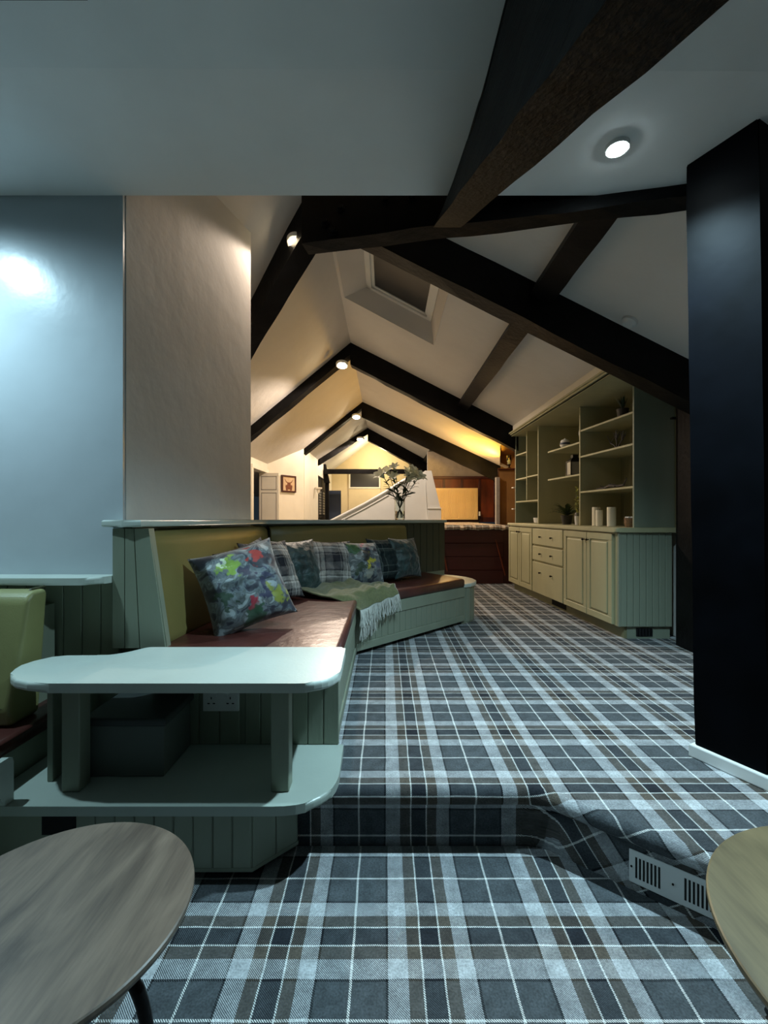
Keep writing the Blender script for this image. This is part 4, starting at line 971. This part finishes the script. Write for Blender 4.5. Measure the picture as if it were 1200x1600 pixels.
def lantern(label, c, s, h):
    t = thing('lantern', label, 'lantern', tuple(c)); c = Vector(c)
    mb = MB(); mb.box(c-Vector((s, s, 0)), c+Vector((s, s, 0.012)), 0.002); mb.done('lantern_base', iron, t)
    for a in (-1, 1):
        for b in (-1, 1):
            mb = MB(); mb.box(c+Vector((a*s*0.92-0.005, b*s*0.92-0.005, 0.012)), c+Vector((a*s*0.92+0.005, b*s*0.92+0.005, h*0.66))); mb.done('corner_bar', iron, t)
    mb = MB(); mb.prism([(c.x-s, c.y-s), (c.x+s, c.y-s), (c.x+s, c.y+s), (c.x-s, c.y+s)], c.z+h*0.66, c.z+h*0.70)
    mb.hexa([c+Vector((-s, -s, h*0.7)), c+Vector((s, -s, h*0.7)), c+Vector((s, s, h*0.7)), c+Vector((-s, s, h*0.7))], [c+Vector((-s*0.45, -s*0.45, h*0.86)), c+Vector((s*0.45, -s*0.45, h*0.86)), c+Vector((s*0.45, s*0.45, h*0.86)), c+Vector((-s*0.45, s*0.45, h*0.86))])
    mb.box(c+Vector((-s*0.42, -s*0.42, h*0.86)), c+Vector((s*0.42, s*0.42, h))); mb.done('lantern_roof', iron, t)
    for nx, ny in ((-1, 0), (1, 0), (0, -1), (0, 1)):
        mb = MB(); hx_, hy_ = (0.001, s*0.84) if nx else (s*0.84, 0.001)
        q = c+Vector((nx*s*0.9, ny*s*0.9, 0)); mb.box(q+Vector((-hx_, -hy_, 0.014)), q+Vector((hx_, hy_, h*0.65))); mb.done('pane', milk_glass, t)
lantern('black metal lantern on the lower middle shelf', on(4.70, 0.09, 1.3955), 0.065, 0.22)
pot_plant('potted_fern', 'dark fern in a pot on the worktop, middle bay', on(4.86, 0.09, 0.887), 0.06, 0.10, pot_d, leaf_f, 60, 0.30, 0.018, 1.25, 0.45, 0.8)
mb = MB(); c = on(4.70, 0.12, 0.887); mb.lathe([(0.022, 0), (0.028, 0.05), (0.026, 0.11), (0.014, 0.13)], c, 16); solo('bottle', mb, milk_glass, 'grey glass bottle between the fern and the pale foliage', 'bottle', tuple(c), smooth=True)
t = thing('variegated_plant', 'pale variegated foliage in a white pot by the upright', 'plant', tuple(on(4.60, 0.07, 0.887))); c = on(4.60, 0.07, 0.887)
mb = MB(); mb.lathe([(0.022, 0), (0.028, 0.09), (0.024, 0.09)], c, 16); mb.done('pot', ceram, t)
mb = MB(); mb.tube([c+Vector((0, 0, 0.08)), c+Vector((0.0, 0.01, 0.2)), c+Vector((0.0, 0.03, 0.36))], 0.003, 5); mb.done('stem', leaf_d, t)
for i in range(40):
    z = 0.10+0.28*random.random(); a = 2.4*i; d = Vector((math.cos(a)*0.6, math.sin(a), 0.5)); mb = MB(); mb.leaf(c+Vector((0, 0.02*z/0.3, z)), d, 0.045, 0.022, 0.2, 3); mb.done('leaf', leaf_v, t)
mb = MB(); c = on(5.50, 0.07, 0.887); mb.lathe([(0.045, 0), (0.062, 0.012), (0.070, 0.07), (0.064, 0.07), (0.055, 0.02)], c, 28); solo('bowl', mb, ceram, 'white ceramic bowl on the worktop in the far bay', 'bowl', tuple(c))

# ================================================================ FAR END
# landing with maroon boarded front
ld = thing('raised_landing', 'raised landing with maroon boarded front and carpeted nosing', 'platform', (1.3, 6.6, 0)); ld['kind'] = 'structure'
for i in range(4):
    z0 = 0.195*i+0.004; mb = MB(); mb.box((0.80, 6.50, z0), (1.70, 6.53, z0+0.188), 0.004, seg=1); mb.done('plank', maroon, ld)
mb = MB(); mb.box((0.55, 6.53, 0), (1.84, 9.6, 0.78)); mb.done('landing_body', maroon, ld)
for (xa, za, xb, zb) in ((0.80, 0.62, 0.885, 0.18), (1.58, 0.64, 1.72, 0.12)):
    mb = MB(); mb.hexa([(xa, 6.485, za), (xa+0.014, 6.485, za), (xa+0.014, 6.50, za), (xa, 6.50, za)], [(xb, 6.485, zb), (xb+0.014, 6.485, zb), (xb+0.014, 6.50, zb), (xb, 6.50, zb)]); mb.done('edge_strip', redwood, ld)
mb = MB(); loops = []
for i in range(40):
    x = 0.55+1.22*i/39; wv = 0.012*noise.noise(Vector((x*14, 0, 0)))
    prof = [(9.6, 0.785), (9.6, 0.845), (6.50, 0.845), (6.465, 0.835+wv), (6.45, 0.81+wv), (6.462, 0.785+wv*2.2), (6.50, 0.782)]
    loops.append([mb.bm.verts.new((x, y, z)) for y, z in prof])
n = 7; mb.bm.faces.new(loops[0][::-1]); mb.bm.faces.new(loops[-1])
for a, b in zip(loops, loops[1:]):
    for j in range(n): mb.bm.faces.new((a[j], a[(j+1) % n], b[(j+1) % n], b[j]))
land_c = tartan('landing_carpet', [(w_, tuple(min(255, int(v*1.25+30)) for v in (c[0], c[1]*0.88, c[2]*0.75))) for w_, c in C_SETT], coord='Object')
mb.done('landing_carpet', land_c, ld)
# wainscot
wn = thing('wainscot', 'red-brown panelled wainscot behind the radiator', 'panelling', (1.6, 9.6, 0.845)); wn['kind'] = 'structure'
mb = MB(); mb.box((0.9, 9.58, 0.846), (2.6, 9.619, 1.76)); mb.done('panel_board', redwood, wn)
mb = MB(); mb.box((0.9, 9.55, 1.76), (2.6, 9.62, 1.82), 0.008); mb.done('top_rail', maroon, wn)
for x in (1.22, 1.60, 1.98, 2.3):
    mb = MB(); mb.box((x, 9.565, 0.95), (x+0.05, 9.58, 1.76), 0.003, seg=1); mb.done('stile', maroon, wn)
mb = MB(); mb.box((0.9, 9.56, 0.846), (2.6, 9.58, 0.95)); mb.done('skirting', maroon, wn)
rad = thing('radiator', 'cream ribbed panel radiator on the wainscot', 'radiator', (1.5, 9.45, 0.9))
mb = MB(); mb.box((1.02, 9.44, 0.90), (1.94, 9.50, 1.56), 0.008); mb.done('radiator_panel', radiator_m, rad)
for i in range(30):
    x = 1.05+i*0.0292; mb = MB(); mb.box((x, 9.428, 0.93), (x+0.017, 9.441, 1.53), 0.005, seg=1); mb.done('rib', radiator_m, rad)
for x in (1.15, 1.8):
    mb = MB(); mb.box((x, 9.50, 1.0), (x+0.04, 9.565, 1.5)); mb.done('bracket', radiator_m, rad)
mb = MB(); mb.cyl((1.975, 9.45, 0.846), (1.975, 9.45, 0.98), 0.012, seg=10); mb.done('pipe', iron, rad)
mb = MB(); mb.cyl((1.975, 9.45, 0.98), (1.975, 9.45, 1.07), 0.022, 0.018, 14); mb.done('valve', plastic_w, rad)
# candle in the alcove
t = thing('hurricane_candle', 'amber-lit candle in a glass holder on the alcove ledge', 'candle', (2.02, 7.36, 1.75)); c = Vector((2.02, 7.36, 1.7502))
mb = MB(); mb.lathe([(0.035, 0), (0.035, 0.01), (0.012, 0.025), (0.012, 0.05), (0.03, 0.06), (0.03, 0.068)], c, 18); mb.done('stand', brass, t)
mb = MB(); mb.cyl(c+Vector((0, 0, 0.069)), c+Vector((0, 0, 0.19)), 0.024, seg=18); mb.done('wax', candle_m, t)
mb = MB(); mb.lathe([(0.034, 0.069), (0.036, 0.22), (0.034, 0.22), (0.032, 0.07)], c, 20); mb.done('glass_chimney', glass, t, smooth=True)
# white stair balustrade
st = thing('stair_balustrade', 'white boxed stair balustrade with sloping handrail behind the lilies', 'balustrade', (0.0, 7.3, 0)); Yb = 7.2
def pz(px, py, Y): return ((px-602)/705*Y, EYE+(806-py)/705*Y)
fp = [pz(470, 840, Yb), pz(525, 812, Yb), pz(570, 789, Yb), pz(607, 768, Yb), pz(632, 752, Yb), pz(655, 741, Yb), pz(664, 736, Yb), pz(668, 812, Yb), (pz(668, 812, Yb)[0], 0.0), (pz(470, 840, Yb)[0], 0.0)]
mb = MB(); xz_prism(mb, fp, Yb, Yb+0.10); mb.done('balustrade_panel', white_gloss, st)
hr = [pz(470, 838, Yb), pz(525, 810, Yb), pz(570, 787, Yb), pz(607, 766, Yb), pz(632, 750, Yb), pz(655, 739, Yb)]
for k, (dz, r_, yy) in enumerate(((0.0, 0.022, Yb-0.01), (-0.075, 0.010, Yb-0.006))):
    mb = MB(); mb.tube([(x, yy, z+dz) for x, z in (hr if k == 0 else hr[:4])], r_, 8); mb.done('handrail' if k == 0 else 'moulding', white_gloss, st)
a = pz(664, 735.5, Yb); b = pz(674, 735.5, Yb); c_ = pz(688, 794, Yb); d_ = pz(668, 794, Yb)
mb = MB(); xz_prism(mb, [d_, c_, b, a], Yb-0.012, Yb+0.10); mb.done('newel_slope', white_gloss, st)
mb = MB(); mb.box((d_[0], Yb-0.03, 0), (c_[0]+0.01, Yb+0.10, d_[1]-0.012), 0.004); mb.done('newel_box', white_gloss, st)
mb = MB(); mb.box((d_[0]-0.005, Yb-0.045, d_[1]-0.012), (c_[0]+0.02, Yb+0.105, d_[1]+0.004), 0.003); mb.done('newel_cap', white_gloss, st)
# open white door leaf
dr = thing('panel_door', 'white panelled door standing open at the left doorway', 'door', (-2.2, 8.5, 0))
mb = MB(); mb.box((-2.38, 8.52, 0.01), (-2.01, 8.56, 1.79), 0.003, seg=1); mb.done('door_leaf', white_sat, dr)
for z0, z1 in ((1.47, 1.73), (0.85, 1.42), (0.15, 0.78)):
    for (x0, x1, a_, b_) in ((-2.34, -2.05, z0, z0+0.012), (-2.34, -2.05, z1-0.012, z1), (-2.34, -2.328, z0, z1), (-2.062, -2.05, z0, z1)):
        mb = MB(); mb.box((x0, 8.512, a_), (x1, 8.521, b_)); mb.done('panel_moulding', grey_m, dr)
# picture of a highland cow
pc = Vector((-2.02, 9.13)); pd = Vector((-1.73+2.28, 9.59-8.72)).normalized(); pn_ = Vector((pd.y, -pd.x))
# the frame hangs on the diagonal wall
M = Matrix.Identity(4); M.col[0][:3] = (pd.x, pd.y, 0); M.col[1][:3] = (-pn_.x, -pn_.y, 0); M.col[2][:3] = (0, 0, 1)
base_ = Vector((-2.28, 8.72))+pd*0.36; M.translation = (base_.x+pn_.x*0.02, base_.y+pn_.y*0.02, 1.46)
pf = thing('framed_picture', 'dark-framed picture of a russet highland cow', 'picture', tuple(M.translation))
Wp, Hp = 0.40, 0.34
mb = MB()
for (x0, x1, z0, z1) in ((0, Wp, 0, 0.03), (0, Wp, Hp-0.03, Hp), (0, 0.03, 0.03, Hp-0.03), (Wp-0.03, Wp, 0.03, Hp-0.03)): mb.box((x0, -0.018, z0), (x1, 0.018, z1), 0.002, M, 1)
mb.done('picture_frame', maroon, pf)
mb = MB(); mb.box((0.028, -0.004, 0.028), (Wp-0.028, 0.014, Hp-0.028), 0, M); mb.done('print', print_bg, pf)
mb = MB()
def pp(x, z, y=-0.006): return M @ Vector((x, y, z))
head = [(0.16, 0.20), (0.24, 0.20), (0.255, 0.14), (0.235, 0.07), (0.20, 0.05), (0.165, 0.07), (0.145, 0.14)]
mb.hexa([pp(x, z) for x, z in head], [pp(x, z, -0.004) for x, z in head])
for s_ in (-1, 1):
    for q in ([(0.03, 0.18), (0.08, 0.20), (0.12, 0.26), (0.115, 0.265), (0.075, 0.22), (0.03, 0.20)], [(0.045, 0.14), (0.09, 0.15), (0.09, 0.12)], [(0.03, 0.13), (0.10, 0.13), (0.08, 0.035), (0.03, 0.035)]):
        L_ = [(0.2+s_*x, z) for x, z in q]
        mb.hexa([pp(x, z) for x, z in L_], [pp(x, z, -0.004) for x, z in L_])
mb.done('cow_motif', print_cow, pf)
# wall bracket, glazed door, navy panel
mb = MB(); mb.lathe([(0.01, 0.0), (0.03, 0.03), (0.05, 0.09), (0.09, 0.12), (0.09, 0.15)], (-1.63, 11.0, 1.52), 14); solo('wall_sconce', mb, white_sat, 'small cream plaster bracket on the passage wall', 'wall lamp', (-1.63, 11.0, 1.52))
gd = thing('glazed_door', 'dark glazed door with small panes in the passage wall', 'door', (-1.76, 12.4, 0))
mb = MB(); mb.box((-1.80, 11.56, 0), (-1.76, 13.44, 2.0)); mb.done('door_leaf', black_wood, gd)
for i in range(2):
    for j in range(9):
        y0 = 11.95+i*0.68; z0 = 1.02+j*0.072; mb = MB(); mb.box((-1.758, y0, z0), (-1.75, y0+0.42, z0+0.048)); mb.done('pane', milk_glass, gd)
mb = MB(); mb.box((-1.76, 11.6, 0.93), (-1.74, 13.4, 0.97)); mb.done('lock_rail', iron, gd)
mb = MB(); mb.box((-1.66, 13.2, 0), (-1.30, 13.3, 1.72)); solo('tall_panel', mb, navy, 'navy blue panel beside the far dark post', 'panel', (-1.45, 13.25, 0))
# far window and cupboard below
wd = MB(); X0, X1, Z0, Z1 = -1.12, -0.20, 1.90, 2.36
for (a_, b_, c1_, d1_) in ((X0, X1, Z0-0.05, Z0), (X0, X1, Z1, Z1+0.05), (X0-0.05, X0, Z0-0.05, Z1+0.05), (X1, X1+0.05, Z0-0.05, Z1+0.05)): wd.box((a_, 14.44, c1_), (b_, 14.50, d1_), 0.004)
w2 = struct('window_2', wd, white_sat, 'small dark window in the cream gable wall', 'window')
mb = MB(); mb.box((X0, 14.47, Z0), (X1, 14.49, Z1)); mb.done('pane', night_glass, w2)
mb = MB(); mb.box((X0-0.05, 14.45, 0), (X1+0.05, 14.495, Z0-0.06), 0.004); struct('trim_6', mb, cream, 'cream boxed panel under the far window', 'trim')
mb = MB(); mb.ball((-0.98, 14.38, 1.20), 0.07); solo('door_knob_lamp', mb, twig_m, 'small dark round knob low on the far panel', 'knob', (-0.98, 14.38, 1.13)) if False else None

# ================================================================ LILIES
lv = thing('lily_vase', 'clear glass vase of cream lilies on the bench ledge', 'vase', (0.14, 4.36, 0.942))
vb = Vector((0.14, 4.36, ledge_z(0.14, 4.36)))
mb = MB(); mb.lathe([(0.046, 0.0), (0.050, 0.006), (0.050, 0.20), (0.0465, 0.20), (0.0465, 0.012), (0.02, 0.011)], vb, 28); mb.done('glass_vessel', glass, lv, smooth=False)
mb = MB(); mb.cyl(vb+Vector((0, 0, 0.013)), vb+Vector((0, 0, 0.085)), 0.0455, seg=28)
water = glass_mat('water', (236, 244, 240)); water.node_tree.nodes['Principled BSDF'].inputs['IOR'].default_value = 1.33; mb.done('water', water, lv)
heads = [(-0.15, 0.40, 1.0), (-0.10, 0.43, 0.9), (-0.045, 0.475, 0.7), (-0.05, 0.38, 0.8), (0.07, 0.42, 0.9), (0.075, 0.36, 1.0), (0.12, 0.41, 1.0), (0.165, 0.385, 0.9), (0.10, 0.465, 0.7)]
for i, (dx, dz, s_) in enumerate(heads):
    dy = random.uniform(-0.06, 0.06); hd = vb+Vector((dx, dy, dz)); ft = vb+Vector((-dx*0.22, -dy*0.3, 0.02)); mid_ = vb+Vector((dx*0.22, dy*0.3, 0.21))
    pts = []
    for k in range(9):
        t = k/8; pts.append((1-t)**2*ft+2*t*(1-t)*mid_+t*t*hd)
    mb = MB(); mb.tube(pts, 0.0035, 6); stem = mb.done('stem', leaf_d, lv)
    for k in range(7):
        t = 0.42+0.08*k; p = (1-t)**2*ft+2*t*(1-t)*mid_+t*t*hd; a = random.uniform(0, 2*PI)
        mb = MB(); mb.leaf(p, (math.cos(a), math.sin(a)*0.6, 0.7), random.uniform(0.08, 0.15), 0.030, 0.4, 5); mb.done('leaf', leaf_d, stem)
    ax = Vector((dx*2.2, dy*2-0.25, 0.35)).normalized(); fl_ = MB(); u_ = ax.cross(Vector((0, 0, 1))).normalized(); v_ = ax.cross(u_)
    for k in range(6):
        an = k*PI/3; rd_ = u_*math.cos(an)+v_*math.sin(an); prev = None
        for q in range(7):
            t = q/6; w_ = 0.026*s_*math.sin(PI*min(0.98, 0.1+0.85*t)); c = hd+ax*(0.085*s_*math.sin(t*1.7))+rd_*(0.080*s_*t**1.6); sd = ax.cross(rd_).normalized()
            row = [fl_.bm.verts.new(c-sd*w_), fl_.bm.verts.new(c-ax*0.003), fl_.bm.verts.new(c+sd*w_)]
            if prev:
                for z in range(2): fl_.bm.faces.new((prev[z], prev[z+1], row[z+1], row[z]))
            prev = row
    fl_.done('petals', petal, stem, smooth=True)
for a_ in ((-0.135, 0.30), (-0.13, 0.25), (0.15, 0.26)):
    mb = MB(); p = vb+Vector((a_[0]*0.3, 0, a_[1]-0.03)); mb.tube([p, vb+Vector((a_[0]*0.8, 0, a_[1])), vb+Vector((a_[0], 0, a_[1]))], [0.003, 0.009, 0.003], 6); mb.done('bud', leaf_d, lv)
